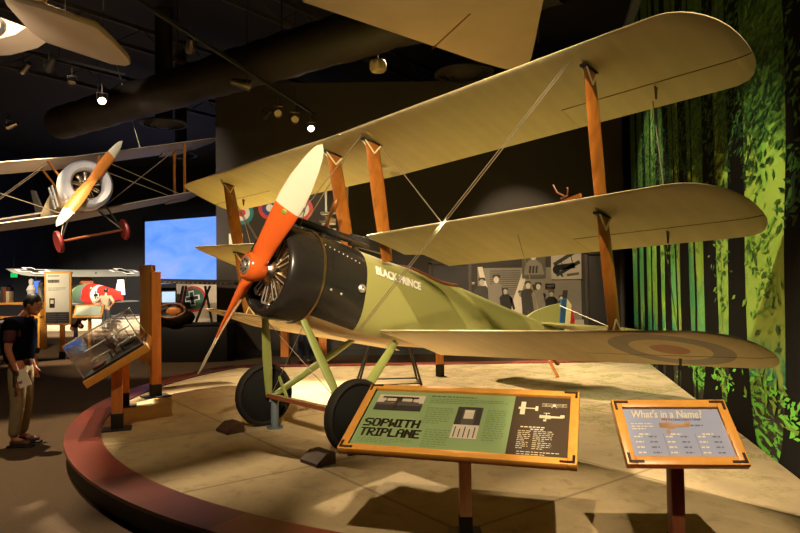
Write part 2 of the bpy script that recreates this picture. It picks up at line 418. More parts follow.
# propeller
PA = math.radians(51.5); PR = 1.40; PY = YH+.045
mb = MB(); mb.lathe([(0, -.105), (.115, -.10), (.14, -.07), (.145, .02), (.12, .08), (0, .09)], (0, PY, ZH), (0, 1, 0), 28); prop = mb.build('propeller', M['propred'], tri)
def blade(sgn, mats, split):
    a = PA if sgn > 0 else PA+PI+.03; d = V((math.cos(a), 0, math.sin(a))); tg = V((-d.z, 0, d.x)); yv = V((0, 1, 0))
    mb = MB(); n = 20; rows = []; rs = []
    N = 34
    for i in range(N+1):
        q = i/N; r = .0+PR*q
        pts_ = [(0, .21), (.07, .215), (.16, .20), (.32, .235), (.55, .285), (.70, .275), (.84, .22), (.93, .155), (.98, .085), (1, .012)]
        th = [(0, .14), (.07, .135), (.16, .105), (.32, .07), (.6, .035), (1, .008)]
        f = lambda T: next(a_[1]+(b_[1]-a_[1])*(q-a_[0])/(b_[0]-a_[0]) for a_, b_ in zip(T, T[1:]) if q <= b_[0]+1e-9)
        w, t = f(pts_)/2, f(th)/2
        tw = math.radians(58-34*min(1, q*1.15)) if q > .16 else math.radians(58-34*.184)*max(0, (q-.03)/.13)
        tw = max(tw, 0); cdir = tg*math.cos(tw)+yv*math.sin(tw)*TWS; nd = d.cross(cdir)
        off = 0
        rows.append([V((0, PY, ZH))+d*r+cdir*(w*math.cos(2*PI*k/n))+nd*(t*math.sin(2*PI*k/n)) for k in range(n)]); rs.append(q)
    for r in rows: mb.v += r
    for i in range(N):
        for k in range(n): mb.f.append([i*n+k, i*n+(k+1) % n, (i+1)*n+(k+1) % n, (i+1)*n+k]); mb.mi.append(1 if (rs[i]+rs[i+1])/2 > split else 0)
    mb.f.append(list(range(N*n, N*n+n))); mb.mi.append(1)
    return mb.build('blade', mats, prop, 60), d, tg
TWS = -1
b1, d1, tg1 = blade(1, [M['propred'], M['propcream']], .50)
b2, d2, tg2 = blade(-1, [M['propred'], M['propcream']], .60)
mb = MB(); mb.lathe([(.0, -.135), (.026, -.135), (.028, -.118), (.086, -.116), (.09, -.11), (.09, -.06)], (0, PY+.005, ZH), (0, 1, 0), 28); hp = mb.build('hub_plate', M['steel'], prop)
for i in range(8):
    a = 2*PI*i/8; mb = MB(); mb.cyl((.058*math.cos(a), PY-.105, ZH+.058*math.sin(a)), (.058*math.cos(a), PY-.119, ZH+.058*math.sin(a)), .014, n=6); mb.build('bolt', M['enginedark'], prop)
mb = MB(); mb.cyl((0, PY+.08, ZH), (0, -.5, ZH), .05, n=14); mb.build('shaft', M['enginedark'], prop)

dq = d1*(PR*.475)+V((0, PY, ZH)); nd = d1.cross(tg1*math.cos(math.radians(39))+V((0, 1, 0))*math.sin(math.radians(39))*TWS).normalized()
if nd.y > 0: nd = -nd
mb = MB(); mb.ell(dq+nd*.022, (.03, .03, .012), nd.to_track_quat('Z', 'Y').to_matrix(), 16, 8); mb.build('maker_decal', M['propdot'], prop)
# struts
def plank(mb, p, q, w0, w1, t, cdir):
    p = V(p); q = V(q); a = (q-p).normalized(); c = (V(cdir)-a*a.dot(V(cdir))).normalized(); n = a.cross(c); N = 8; K = 12; b = len(mb.v)
    for i in range(N+1):
        s = i/N; w = (w0+(w1-w0)*s+.03*math.sin(PI*s))/2; o = p.lerp(q, s)
        for k in range(K): an = 2*PI*k/K; mb.v.append(o+c*w*math.cos(an)+n*(t/2)*math.sin(an))
    for i in range(N):
        for k in range(K): mb.f.append([b+i*K+k, b+i*K+(k+1) % K, b+(i+1)*K+(k+1) % K, b+(i+1)*K+k]); mb.mi.append(0)
    mb.f.append(list(range(b, b+K))); mb.f.append(list(range(b+N*K, b+N*K+K))); mb.mi += [0, 0]
def fitting(p, up_, w, par):
    mb = MB(); mb.box(p, (.055, w*1.25, .018), None, 0, .004); s = mb.build('strut_shoe', M['blackmetal'], par)
    mb = MB(); u = V(up_).normalized()
    for sx in (-.023, .023):
        a = p+V((sx, -w*.5, 0))+u*.01; b_ = p+V((sx*.9, 0, 0))+u*.12; c = p+V((sx, w*.5, 0))+u*.01
        mb.bar(a, b_, .016, .006, (0, 1, 0)); mb.bar(c, b_, .016, .006, (0, 1, 0))
    mb.build('fitting_band', M['cream'], par)
for sd in (1, -1):
    x = 2.93*sd
    for k in (0, 1):
        p = W(k, x, .25, .05); q = W(k+1, x, .28, -.005)
        mb = MB(); plank(mb, p, q, .17, .15, .036, (0, 1, -.1)); s = mb.build('interplane_strut', M['strut'], tri)
        fitting(q-V((0, 0, .012)), p-q, .15, s)
        if k == 0: fitting(p+V((0, 0, .0)), q-p, .14, s)
    x = .345*sd
    q = W(2, .345*sd, .27, -.01); p = V((.325*sd, .57, 1.60))
    mb = MB(); plank(mb, p, q, .15, .185, .04, (0, 1, -.1)); s = mb.build('cabane_strut', M['strut'], tri); fitting(q-V((0, 0, .012)), p-q, .22, s)
# flying and landing wires
def wire(p, q, r=.0045, pr=None, name='bracing_wire'):
    mb = MB(); mb.cyl(p, q, r, n=6); return mb.build(name, M['wire'], pr or tri)
for sd in (1, -1):
    t = W(2, 2.86*sd, .12, -.02)
    for dx in (-.018, .018):
        wire(t+V((dx, 0, 0)), V((.42*sd+dx, .22, .80)))
    wire(W(2, .36*sd, .45, -.02), W(1, 1.35*sd, .16, .03), .006)
    wire(W(2, .34*sd, .12, -.02), V((-.10*sd, -.45, 1.76)), .005)
    wire(W(1, 2.0*sd, .45, 0), W(0, 2.0*sd, .75, .02), .004)
    wire(W(2, 3.25*sd, .72, -.14), W(1, 3.25*sd, .72, .05), .004); wire(W(1, 3.25*sd, .72, -.14), W(0, 3.25*sd, .72, .05), .004)
# forked air-speed head on the middle wing
mb = MB(); p = W(1, 2.76, .02, .02); mb.bar(p+V((-.08, .05, .0)), p+V((.14, -.02, .02)), .03, .02); mb.build('airspeed_bracket', M['strut'], tri)
mb = MB()
mb.tube([p+V((-.05, 0, .02)), p+V((.02, -.02, .03)), p+V((.04, -.05, .085))], .007, 8); mb.tube([p+V((.0, -.02, .03)), p+V((-.06, -.04, .06)), p+V((-.09, -.06, .12))], .007, 8); mb.build('airspeed_fork', M['leather'], tri)
# wind driven pump on the starboard cabane strut
pu = V((-.12, .06, 1.98)); mb = MB()
mb.cyl(pu+V((-.2, 0, 0)), pu+V((.02, -.02, 0)), .012, n=8); mb.cyl(pu+V((0, -.10, 0)), pu+V((0, .05, 0)), .03, n=12); mb.cyl(pu+V((0, -.02, -.11)), pu+V((0, -.02, .06)), .012, n=8)
mb.cyl(pu+V((-.18, 0, .09)), pu+V((.03, -.03, .06)), .014, n=8); mb.cyl(pu+V((-.16, 0, -.09)), pu+V((.05, -.03, -.11)), .016, n=8); mb.ell(pu+V((-.17, 0, .09)), (.03, .03, .02)); mb.ell(pu+V((-.15, 0, -.09)), (.028, .03, .02)); pm = mb.build('air_pump', M['steel'], tri)
mb = MB(); d = V((.42, 0, .91)); c = pu+V((.06, -.06, 0))
for s in (1, -1):
    pts = [c+d*s*r for r in (.0, .05, .1, .15, .2, .225)]; mb.tube(pts, [.012, .018, .026, .03, .026, .006], 10)
o = mb.build('pump_propeller', M['strut'], pm)
# machine gun on the decking
mb = MB(); mb.cyl((0, -.42, 1.84), (0, .30, 1.80), .042, n=16); mb.cyl((0, -.52, 1.845), (0, -.42, 1.84), .026, .034, 14); mb.box((0, .52, 1.80), (.075, .5, .13), None, 0, .01)
for i in range(6): mb.lathe([(.046, -.008), (.046, .008)], (0, -.3+i*.1, 1.834-i*.0055), (0, 1, -.055), 14)
gun = mb.build('machine_gun', M['blackmetal'], tri)
mb = MB(); mb.box((.0, .36, 1.73), (.05, .06, .14)); mb.box((0, -.1, 1.78), (.05, .05, .1)); mb.build('gun_mount', M['enginedark'], gun)
mb = MB(); mb.cyl((.12, .0, 1.78), (.12, .45, 1.75), .018, n=8); mb.build('feed_chute', M['enginedark'], gun)

# undercarriage
for sd in (1, -1):
    for y0, z0, nm in ((-.42, .80, 0), (.80, .72, 1)):
        mb = MB(); p = V((.36*sd, y0, z0+.03)); q = V((.70*sd, .03 if nm else -.02, .0)); plank(mb, p, q, .075, .075, .042, (0, 1, 0)); mb.build('gear_leg', M['geargreen'], tri)
    mb = MB(); mb.lathe([(.30, -.045), (.318, -.055), (.342, -.04), (.35, 0), (.342, .04), (.318, .055), (.30, .045), (.295, 0)], (.84*sd, 0, 0), (1, 0, 0), 48, closed=True); ty = mb.build('wheel', M['tyre'], tri)
    mb = MB(); mb.lathe([(.02, -.09), (.30, -.025), (.30, .025), (.05, .10), (.02, .10)], (.84*sd, 0, 0), (1, 0, 0), 40, closed=True); mb.build('wheel_cover', M['cover'], ty)
    mb = MB(); mb.cyl((.72*sd, 0, 0), (.955*sd, 0, 0), .03, n=14); mb.build('hub', M['enginedark'], ty)
    mb = MB(); mb.bar((.62*sd, .02, .22), (.40*sd, .02, .02), .03, .02); mb.bar((.40*sd, .02, .02), (.70*sd, .02, .0), .03, .02); mb.build('gear_brace', M['geargreen'], tri)
mb = MB(); mb.cyl((-.80, 0, 0), (.80, 0, 0), .024, n=12); mb.build('axle', M['steel'], tri)
mb = MB(); mb.bar((-.7, -.05, 0), (.7, -.05, 0), .04, .025); mb.bar((-.7, .05, 0), (.7, .05, 0), .04, .025); mb.build('spreader_bar', M['leather'], tri)
wire((.36, -.40, .80), (-.68, 0, .03)); wire((-.36, -.40, .80), (.68, 0, .03))
# tail
def slab(poly, t, mats, name, par=tri, nrm=(1, 0, 0)):
    mb = MB(); n = V(nrm)*t/2; mb.prism([V(p)-n for p in poly], n*2); return mb.build(name, mats, par)
slab([(0, 3.55, 1.39), (0, 3.72, 1.50), (0, 4.05, 1.63), (0, 4.36, 1.72), (0, 4.38, 1.33)], .03, M['green'], 'fin')
mb = MB()
for i, (y0, y1, t0, t1, b0, b1_) in enumerate(((4.39, 4.52, 1.79, 1.82, 1.06, 1.02), (4.52, 4.66, 1.82, 1.74, 1.02, 1.04), (4.66, 4.78, 1.74, 1.52, 1.04, 1.2))):
    mb.prism([V((-.016, y0, b0)), V((-.016, y0, t0)), V((-.016, y1, t1)), V((-.016, y1, b1_))], (.032, 0, 0), i)
mb.build('rudder', [M['blue'], M['cream'], M['red']], tri, weld=False)
for sd in (1, -1):
    slab([(.02*sd, 3.75, 1.35), (1.25*sd, 4.05, 1.35), (1.38*sd, 4.3, 1.35), (.05*sd, 4.36, 1.35)], .03, M['green'], 'tailplane', tri, (0, 0, 1))
    slab([(.10*sd, 4.37, 1.35), (1.38*sd, 4.31, 1.35), (1.3*sd, 4.65, 1.35), (.25*sd, 4.72, 1.35)], .025, M['olive'], 'elevator', tri, (0, 0, 1))
    mb = MB(); mb.cyl((.03*sd, 4.33, 1.68), (.95*sd, 4.28, 1.37), .006, n=6); mb.build('tail_wire', M['steel'], tri)
mb = MB(); mb.bar((0, 3.9, 1.15), (0, 4.45, .80), .05, .035, (1, 0, 0)); mb.build('tail_skid', M['strut'], tri)
# ================================================================== the hall
FZ = -.18
# --- materials of the setting
t = NT('carpet_dark'); n = t.noise(60, 3); n2 = t.noise(1.2, 3); c = t.mix(n, S(62, 48, 34), S(100, 80, 56)); c = t.mix(t.math('MULTIPLY', n2, .5), c, S(80, 62, 44)); t.bump(n, .3, .01)
M['carpet'] = t.fin(c, .9, 0, .2)
t = NT('sandy_slabs'); x, y, z = t.xyz()
wv = t.noise(1.1, 3)
def seam(t, a, per, off, wid):
    f = t.math('ABSOLUTE', t.math('SUBTRACT', t.math('FRACT', t.math('DIVIDE', t.math('ADD', a, off), per)), .5)); return t.step(f, .5-wid, .5-wid*.2)
rx = t.math('ADD', t.math('MULTIPLY', x, .80), t.math('MULTIPLY', y, .60)); ry = t.math('SUBTRACT', t.math('MULTIPLY', y, .80), t.math('MULTIPLY', x, .60))
sm = t.math('MAXIMUM', seam(t, rx, 1.9, .4, .012), seam(t, ry, 1.9, .9, .012))
n1 = t.noise(.7, 5, None, .6); n2 = t.noise(5., 5, None, .65, .4); n3 = t.noise(40, 3)
c = t.ramp(n1, [(.3, S(172, 152, 116)), (.5, S(192, 172, 132)), (.7, S(160, 142, 110))])
c = t.mix(t.math('MULTIPLY', t.step(n2, .5, .75), .55), c, S(128, 106, 72))
c = t.mix(t.math('MULTIPLY', n3, .25), c, S(120, 98, 66))
c = t.mix(t.math('MULTIPLY', sm, .5), c, S(84, 68, 44))
gr = t.math('MULTIPLY', t.step(t.noise(2.6, 4, None, .6), 0.525, .57), t.step(t.noise(26, 3, t.scale((1, 2.2, 1))), .46, .58))
gr = t.math('MULTIPLY', gr, t.step(t.math('ADD', t.math('MULTIPLY', y, .55), x), 1.9, 4.0))
c = t.mix(gr, c, t.mix(n3, S(84, 98, 34), S(134, 140, 60)))
t.bump(t.math('ADD', n2, t.math('MULTIPLY', n3, .4)), .35, .02)
M['slab'] = t.fin(c, .8, 0, .25)
t = NT('kerb_redwood'); x, y, z = t.xyz(); an = t.math('ARCTAN2', y, x); seg = t.math('FRACT', t.math('MULTIPLY', an, 7.5)); sg = t.math('FLOOR', t.math('MULTIPLY', an, 7.5))
rnd = t.math('FRACT', t.math('MULTIPLY', t.math('SINE', t.math('MULTIPLY', sg, 12.9898)), 43758.5)); n = t.noise(18, 4)
c = t.mix(rnd, S(82, 28, 20), S(150, 66, 48)); c = t.mix(t.math('MULTIPLY', n, .3), c, S(60, 22, 16)); M['kerb'] = t.fin(c, .38, 0, .5)
M['kerbface'] = mat('kerb_face_dark', (.018, .012, .010), .6)
M['wall'] = mat('charcoal_wall', S(60, 54, 48), .75, 0, .08, 2)
M['farwall'] = mat('dark_hall_wall', S(26, 24, 26), .8, 0, .2, 1)
M['doorm'] = mat('charcoal_door', S(50, 44, 40), .55, 0, .05)
M['trimm'] = mat('charcoal_trim', S(70, 62, 54), .6)

# --- floor, platform
mb = MB(); mb.box((-1, 7, FZ-.1), (34, 44, .2)); o = mb.build('floor', M['carpet']); struct(o)
CX, CYC, RI, RO = 3.03, 2.81, 5.85, 6.20
def mural_x(y): return 3.8+.225*(y+3)
arc = [math.radians(a) for a in range(151, 279, 2)]
poly = [(CX+RI*math.cos(a), CYC+RI*math.sin(a)) for a in arc]; poly += [(mural_x(-2.6)-.02, -2.6), (mural_x(5.75)-.02, 5.75), (-2.0, 5.62)]
mb = MB(); mb.prism([V((x, y, FZ+.005)) for x, y in poly], (0, 0, -FZ-.005)); o = mb.build('floor_platform', M['slab'], smooth=0); struct(o)
mb = MB(); N = len(arc); pr = [(RI, FZ), (RI, .018), (RO, .018), (RO, -.012), (RO-.03, -.02), (RO-.03, FZ)]; mm = [1, 0, 0, 1, 1, 1]
vs = [V((r*math.cos(a), r*math.sin(a), z)) for a in arc for r, z in pr]; b = len(pr)
for i in range(N-1):
    for j in range(b): mb.add([], []); mb.f.append([i*b+j, (i+1)*b+j, (i+1)*b+(j+1) % b, i*b+(j+1) % b]); mb.mi.append(mm[j])
mb.f.append(list(range(b))); mb.mi.append(1); mb.f.append([(N-1)*b+j for j in range(b)]); mb.mi.append(1); mb.v = vs
o = mb.build('trim_kerb', [M['kerb'], M['kerbface']], smooth=20); o.location = (CX, CYC, 0); struct(o)
mb = MB(); mb.box((1.9, 5.78, -.08), (8.0, .3, .2), Matrix.Rotation(.018, 3, 'Z'), 0, .008); o = mb.build('trim_back_kerb', M['kerb']); struct(o)

# --- walls
BY = 9.05
mb = MB(); mb.box((1.5, BY+.1, 3.2), (10.1, .2, 6.78)); struct(mb.build('wall_back', M['wall']))
mb = MB(); mb.box((-1, 28.1, 4), (34, .2, 8.4)); struct(mb.build('wall_far', M['farwall']))
mb = MB(); mb.box((-17.9, 7, 4), (.2, 42, 8.4)); struct(mb.build('wall_left', M['farwall']))
mb = MB(); mb.box((-1, -13.9, 4), (34, .2, 8.4)); struct(mb.build('wall_front', M['farwall']))
mb = MB(); mb.box((15.9, 7, 4), (.2, 42, 8.4)); struct(mb.build('wall_right', M['farwall']))
mb = MB(); mb.box((-1, 7, 8.25), (34, 44, .2)); struct(mb.build('ceiling', M['dark']))
def wall_door(n, x0, x1, ztop, handle):
    mb = MB(); mb.box(((x0+x1)/2, BY-.02, (FZ+ztop)/2), (x1-x0, .04, ztop-FZ-.02), None, 0, .004); d = mb.build('door_%d' % n, M['doorm']); struct(d)
    mb = MB(); w = .09
    for x in (x0-w/2, x1+w/2): mb.box((x, BY-.035, (FZ+ztop)/2+.03), (w, .07, ztop-FZ+.06), None, 0, .006)
    mb.box(((x0+x1)/2, BY-.035, ztop+w/2), (x1-x0+2*w, .07, w), None, 0, .006); mb.build('door_frame', M['trimm'], d)
    mb = MB(); hx = x1-.14 if handle else x0+.14; mb.cyl((hx, BY-.04, .78), (hx, BY-.10, .78), .025, n=12); mb.cyl((hx, BY-.095, .78), (hx-.16, BY-.095, .78), .014, n=8); mb.box((hx, BY-.045, .85), (.05, .01, .22), None, 0, .003); mb.build('door_handle', M['steel'], d)
    return d
wall_door(1, 5.62, 6.40, 2.22, 1)
d2 = wall_door(2, 1.78, 2.66, 2.02, 0)
vs, fs = text_polys('OFFICE', .05, 0, .002)
mb = MB()
for i in range(9): mb.box((2.10+i*.03+(i > 4)*.04, BY-.042, 1.40), (.018, .004, .03))
mb.build('door_lettering', M['inkcream'], d2)
mb = MB(); mb.box((1.5, BY-.012, FZ+.08), (10., .024, .16)); struct(mb.build('baseboard_back', M['blackmetal']))

# --- forest mural on the right hand wall
t = NT('mural_foliage'); x, y, z = t.xyz()          # x runs along the wall, z up
t._o = t.scale((.42, 1, 1))
big = t.noise(.55, 5, t.scale((1, 1, .6)), .6, .6); leaf = t.noise(6, 6, t.scale((1, 1, .8)), .74, .4); fine = t.noise(20, 4, None, .7)
tall = t.noise(1.1, 4, t.scale((1.3, 1, .28)), .55, .3)
near = t.step(x, 5.2, 2.2)                                  # the glade opens towards the near end
glade = t.mix(t.noise(.9, 3), S(124, 156, 54), S(166, 184, 76)); wood_ = t.ramp(tall, [(.30, S(60, 122, 46)), (.44, S(104, 160, 58)), (.55, S(158, 192, 72)), (.68, S(80, 150, 70))])
c = t.mix(t.math('MULTIPLY', near, t.step(tall, .36, .50)), wood_, glade)
c = t.mix(t.math('MULTIPLY', t.step(t.noise(.8, 3, t.scale((1, 1, .4))), .56, .66), .6), c, S(40, 140, 100))
soft = t.math('MULTIPLY', t.step(leaf, 0.525, .57), t.step(big, .40, .52)); c = t.mix(t.math('MULTIPLY', soft, .8), c, S(96, 142, 46))
can = t.math('ADD', t.math('MULTIPLY', big, .62), t.math('ADD', t.math('MULTIPLY', leaf, .50), t.math('MULTIPLY', t.step(z, .9, 4.4), .40)))
c = t.mix(t.step(can, .72, .80), c, t.mix(t.step(fine, .38, .62), S(20, 42, 16), S(78, 112, 40)))
low = t.math('SUBTRACT', z, t.math('ADD', .26, t.math('MULTIPLY', t.noise(1.1, 3), .72)))
teal = t.math('MULTIPLY', t.step(t.noise(6, 4, t.scale((1.6, 1, .5))), .40, .50), t.math('MULTIPLY', t.step(z, 1.15, .75), t.step(low, -.02, .08)))
c = t.mix(teal, c, t.mix(t.step(fine, .4, .6), S(22, 104, 70), S(40, 150, 112)))
c = t.mix(t.step(low, .08, -.03), c, S(20, 15, 8))
lf = t.math('MULTIPLY', t.step(t.noise(8, 5, t.scale((1, 1, 1.8)), .65, 1.), .50, .54), t.step(t.noise(1.6, 2), .50, .56))
c = t.mix(t.math('MULTIPLY', lf, t.step(low, .06, -.04)), c, t.mix(fine, S(58, 160, 40), S(130, 214, 70)))
M['mural'] = t.fin(c, .55, 0, .25)
t = NT('mural_trunks'); n = t.noise(5, 4, t.scale((3, 1, .3)), .6); M['trunk'] = t.fin(t.ramp(n, [(.35, S(6, 5, 3)), (.62, S(15, 11, 7)), (.85, S(34, 25, 15))]), .8, 0, .08)
t = NT('mural_trunks_pale'); M['trunk2'] = mat('mural_pale_trunk', S(150, 150, 70), .6, 0, .2, 3)
mur = MB(); LM = 12.7; SH = -2.0; HM = 7.0
mur.box((LM/2+SH, -.05, HM/2+FZ/2), (LM, .1, HM-FZ))
rn = random.Random(3)
def trunk(s, w, lean=0., z0=-.1, z1=HM-.1, mi=1, off=.004, flare=1.9):
    n = 26; Lp = []; Rp = []; ph = rn.random()*6
    for i in range(n+1):
        q = i/n; z = z0+(z1-z0)*q; f = 1+(flare-1)*math.exp(-(z-z0)*2.6)
        cx = s+lean*(z-z0)+.05*math.sin(z*.9+ph)+.02*math.sin(z*2.7+ph*2); ww = w*(1-.28*q)*f
        Lp.append(V((cx-ww/2+rn.uniform(-.01, .01), off, z))); Rp.append(V((cx+ww/2+rn.uniform(-.01, .01), off, z)))
    b = len(mur.v); mur.v += Lp+Rp
    for i in range(n): mur.f.append([b+i, b+n+1+i, b+n+2+i, b+i+1]); mur.mi.append(mi)
def limb(pts, w0, w1, mi=1, off=.006):
    n = len(pts); b = len(mur.v)
    for i, (s, z) in enumerate(pts):
        a = pts[max(0, i-1)]; c_ = pts[min(n-1, i+1)]; d = V((c_[0]-a[0], 0, c_[1]-a[1])).normalized(); nn = V((-d.z, 0, d.x)); w = w0+(w1-w0)*i/(n-1)
        mur.v += [V((s, off, z))+nn*w/2, V((s, off, z))-nn*w/2]
    for i in range(n-1): mur.f.append([b+2*i, b+2*i+1, b+2*i+3, b+2*i+2]); mur.mi.append(mi)
for s, w, ln, fl in ((9.85, .35, 0, 1.2), (8.95, .40, 0, 1.2), (8.25, .14, .02, 1.2), (7.5, .42, 0, 1.3), (6.72, .52, .0, 1.4), (6.12, .10, .01, 1.2), (5.48, .60, -.01, 1.5), (4.95, .10, .0, 1.2), (4.22, .62, .05, 1.8), (3.08, .62, .004, 2.0), (1.50, .52, .012, 1.9), (.7, .6, .01, 1.6), (-.1, .6, -.02, 2.), (-1.1, .6, .03, 2.)): trunk(s, w, -ln, -.1, HM-.1, 1, .004, fl)
for s, w in ((7.9, .05), (5.85, .06), (3.72, .035), (3.62, .02)): trunk(s, w, 0, .3, HM-.5, 2, .003, 1.1)
limb([(1.44, 2.7), (1.42, 2.95), (1.34, 3.1), (1.22, 3.3), (1.05, 3.6)], .19, .15); limb([(3.1, 2.3), (3.0, 2.5), (2.75, 2.62), (2.5, 2.85), (2.3, 2.9)], .035, .012); limb([(5.5, 2.8), (5.8, 3.1), (5.9, 3.6)], .05, .02)
def leaves(s0, z0, rs, rz, n, mis):
    for _ in range(n):
        a = rn.uniform(0, 2*PI); q = math.sqrt(rn.random()); s = s0+rs*q*math.cos(a)+rn.gauss(0, .12); z = z0+rz*q*math.sin(a)+rn.gauss(0, .06)
        l = rn.uniform(.026, .062); w = l*rn.uniform(.35, .6); an = rn.uniform(-1.2, 1.2)-.6; d = V((math.cos(an)*1.8, 0, math.sin(an))); p_ = V((-math.sin(an)*1.8, 0, math.cos(an))); c = V((s, rn.uniform(.007, .011), z))
        mur.add([c-d*l, c+p_*w*.8-d*l*.1, c+d*l, c-p_*w*.8-d*l*.1], [(0, 1, 2, 3)], rn.choice(mis))
for s0, z0, rs, rz, n, mis in [(a_, b_, c_, d_, int(n_*1.6), m_) for a_, b_, c_, d_, n_, m_ in ((2.2, 3.35, .75, .35, 120, (3, 3, 4)), (2.4, 2.75, .5, .28, 60, (3, 4)), (1.35, 2.35, .45, .30, 70, (3, 4, 4)), (1.0, 3.1, .5, .4, 70, (3, 4)), (3.4, 3.3, 1.0, .45, 150, (3, 3, 4)), (3.9, 2.5, .7, .35, 70, (3, 4)), (4.9, 3.5, 1.1, .5, 150, (3, 3, 4)), (5.6, 2.6, .8, .4, 70, (3, 4, 4)), (6.6, 3.7, 1.3, .7, 160, (3, 3, 4)), (7.6, 3.0, 1.2, .5, 90, (3, 4)), (8.8, 4.0, 1.5, .9, 180, (3, 3, 4)), (3.0, 4.5, 1.5, .6, 160, (3, 3, 4)), (1.2, 4.2, 1.2, .5, 120, (3, 4)), (5.5, 5.0, 1.8, .8, 180, (3, 3, 4)), (2.35, 2.0, .45, .45, 46, (4, 5)), (2.2, 1.35, .4, .4, 34, (5, 5, 4)), (3.65, 1.7, .3, .5, 30, (4, 5)), (8.6, 5.6, 1.8, .8, 160, (3, 3, 4)), (6.3, 2.2, .5, .4, 40, (4, 5)), (2.3, .55, .6, .12, 40, (5, 6)), (1.4, .45, .6, .14, 40, (5, 6, 6)), (3.8, .5, .5, .12, 30, (5, 6)), (5.0, .45, .5, .14, 30, (5, 6)), (6.2, .5, .5, .14, 24, (5, 6)))]: leaves(s0, z0, rs, rz, n, mis)
LV = [mat('mural_leaf_%s' % nm, S(*c_), .6, 0, .12, 8, .2) for nm, c_ in (('dark', (24, 44, 18)), ('mid', (52, 88, 32)), ('light', (112, 152, 52)), ('lime', (112, 206, 66)))]
fo = mur.build('wall_mural', [M['mural'], M['trunk'], M['trunk2'], *LV], smooth=0, weld=False)
ang = math.atan2(12, 2.7); fo.matrix_world = Matrix.Translation((mural_x(-3), -3, 0)) @ Matrix.Rotation(ang, 4, 'Z') @ Matrix.Scale(1, 4)
fo.rotation_euler = (0, 0, ang); struct(fo)
fo.location = (mural_x(-3)+0.0, -3, 0)
mb = MB(); mb.box((LM/2+SH, .04, HM+.06), (LM, .22, .14), None, 0, .01); mb.box((LM/2+SH, .06, HM+.16), (LM, .05, .06)); o = mb.build('trim_mural_top', mat('blue_grey_rail', S(110, 116, 124), .5)); o.location = fo.location; o.rotation_euler = (0, 0, ang); struct(o)

# --- photographs and signs on the back wall
def photo_mat(name, sc, dark, light, th=(.38, .52, .62)):
    t = NT(name); n = t.noise(sc, 4, t.scale((1, 1, .7)), .6, .6); n2 = t.noise(sc*3, 3)
    f = t.math('ADD', t.math('MULTIPLY', n, .8), t.math('MULTIPLY', n2, .2))
    return t.fin(t.ramp(f, [(th[0], dark), (th[1], tuple((a+b)/2.4 for a, b in zip(dark, light))), (th[2], light)]), .5)
def bw(name, v): return mat(name, S(int(v), int(v*.94), int(v*.84)), .5, 0, .1, 8)
BWS = [bw('photo_grey_%d' % i, v) for i, v in enumerate((30, 62, 96, 138, 186, 224))]
def figure(mb, x, z, h, tone, face, y, leg=2, lean=0., hat=0):
    # a printed standing figure made of flat patches, h tall with its feet at z
    def q(pts, mi): mb.add([V((x+a*h+lean*b*h, y, z+b*h)) for a, b in pts], [tuple(range(len(pts)))], mi)
    q([(-.11, 0), (-.02, 0), (0, .42), (.03, 0), (.12, 0), (.13, .48), (.16, .78), (.08, .86), (-.08, .86), (-.16, .78), (-.13, .48)], tone)
    mb.add([V((x+lean*.93*h+.05*h*math.cos(a), y-.001, z+.93*h+.066*h*math.sin(a))) for a in [2*PI*i/12 for i in range(12)]], [tuple(range(12))], face)
    q([(-.075, .965), (.085, .965), (.06, 1.03), (-.06, 1.03)], hat)
    q([(.10, .80), (.17, .76), (.22, .5), (.17, .46), (.13, .6)], tone)
def wall_photo(name, label, x0, x1, z0, z1, cat, bg, dep, draw, grp='black and white photographs on the back wall'):
    mb = MB(); w = x1-x0; h = z1-z0; mb.box(((x0+x1)/2, BY-dep/2, (z0+z1)/2), (w, dep, h), None, bg); draw(mb, BY-dep-.002)
    o = mb.build(name, BWS, smooth=0, weld=False); return tag(o, label, cat, grp)
def dr_group(mb, y):
    def R(a, b, c, d, mi): mb.add([V((a, y+.0012, c)), V((b, y+.0012, c)), V((b, y+.0012, d)), V((a, y+.0012, d))], [(0, 1, 2, 3)], mi)
    R(2.98, 5.5, .25, .62, 4)
    for i in range(12): R(3.2, 3.95, 1.26+i*.052, 1.26+i*.052+.026, 2)
    mb.add([V((2.9, y+.001, 1.95)), V((3.02, y+.001, 1.95)), V((3.36, y+.001, .5)), V((3.2, y+.001, .5))], [(0, 1, 2, 3)], 5)
    mb.add([V((4.05, y+.001, 1.95)), V((4.18, y+.001, 1.95)), V((3.72, y+.001, .5)), V((3.55, y+.001, .5))], [(0, 1, 2, 3)], 5)
    mb.add([V((4.2, y+.001, 1.5)), V((4.32, y+.001, 1.5)), V((4.75, y+.001, .5)), V((4.6, y+.001, .5))], [(0, 1, 2, 3)], 1)
    mb.add([V((5.0, y+.001, 1.35)), V((5.12, y+.001, 1.35)), V((5.0, y+.001, .4)), V((4.85, y+.001, .4))], [(0, 1, 2, 3)], 1)
    for i, (x, z, h, tn, fc, ln) in enumerate(((3.0, .45, 1.2, 1, 4, 0), (3.32, .4, 1.32, 3, 5, .03), (3.62, .42, .98, 0, 4, -.05), (3.92, .38, .95, 5, 3, .04), (4.12, .4, 1.15, 1, 5, .02), (4.42, .42, 1.1, 3, 5, -.03), (4.66, .42, .9, 0, 4, .06), (4.95, .4, .8, 2, 5, 0))): figure(mb, x, z, h, tn, fc, y-.0015*i, lean=ln, hat=1)
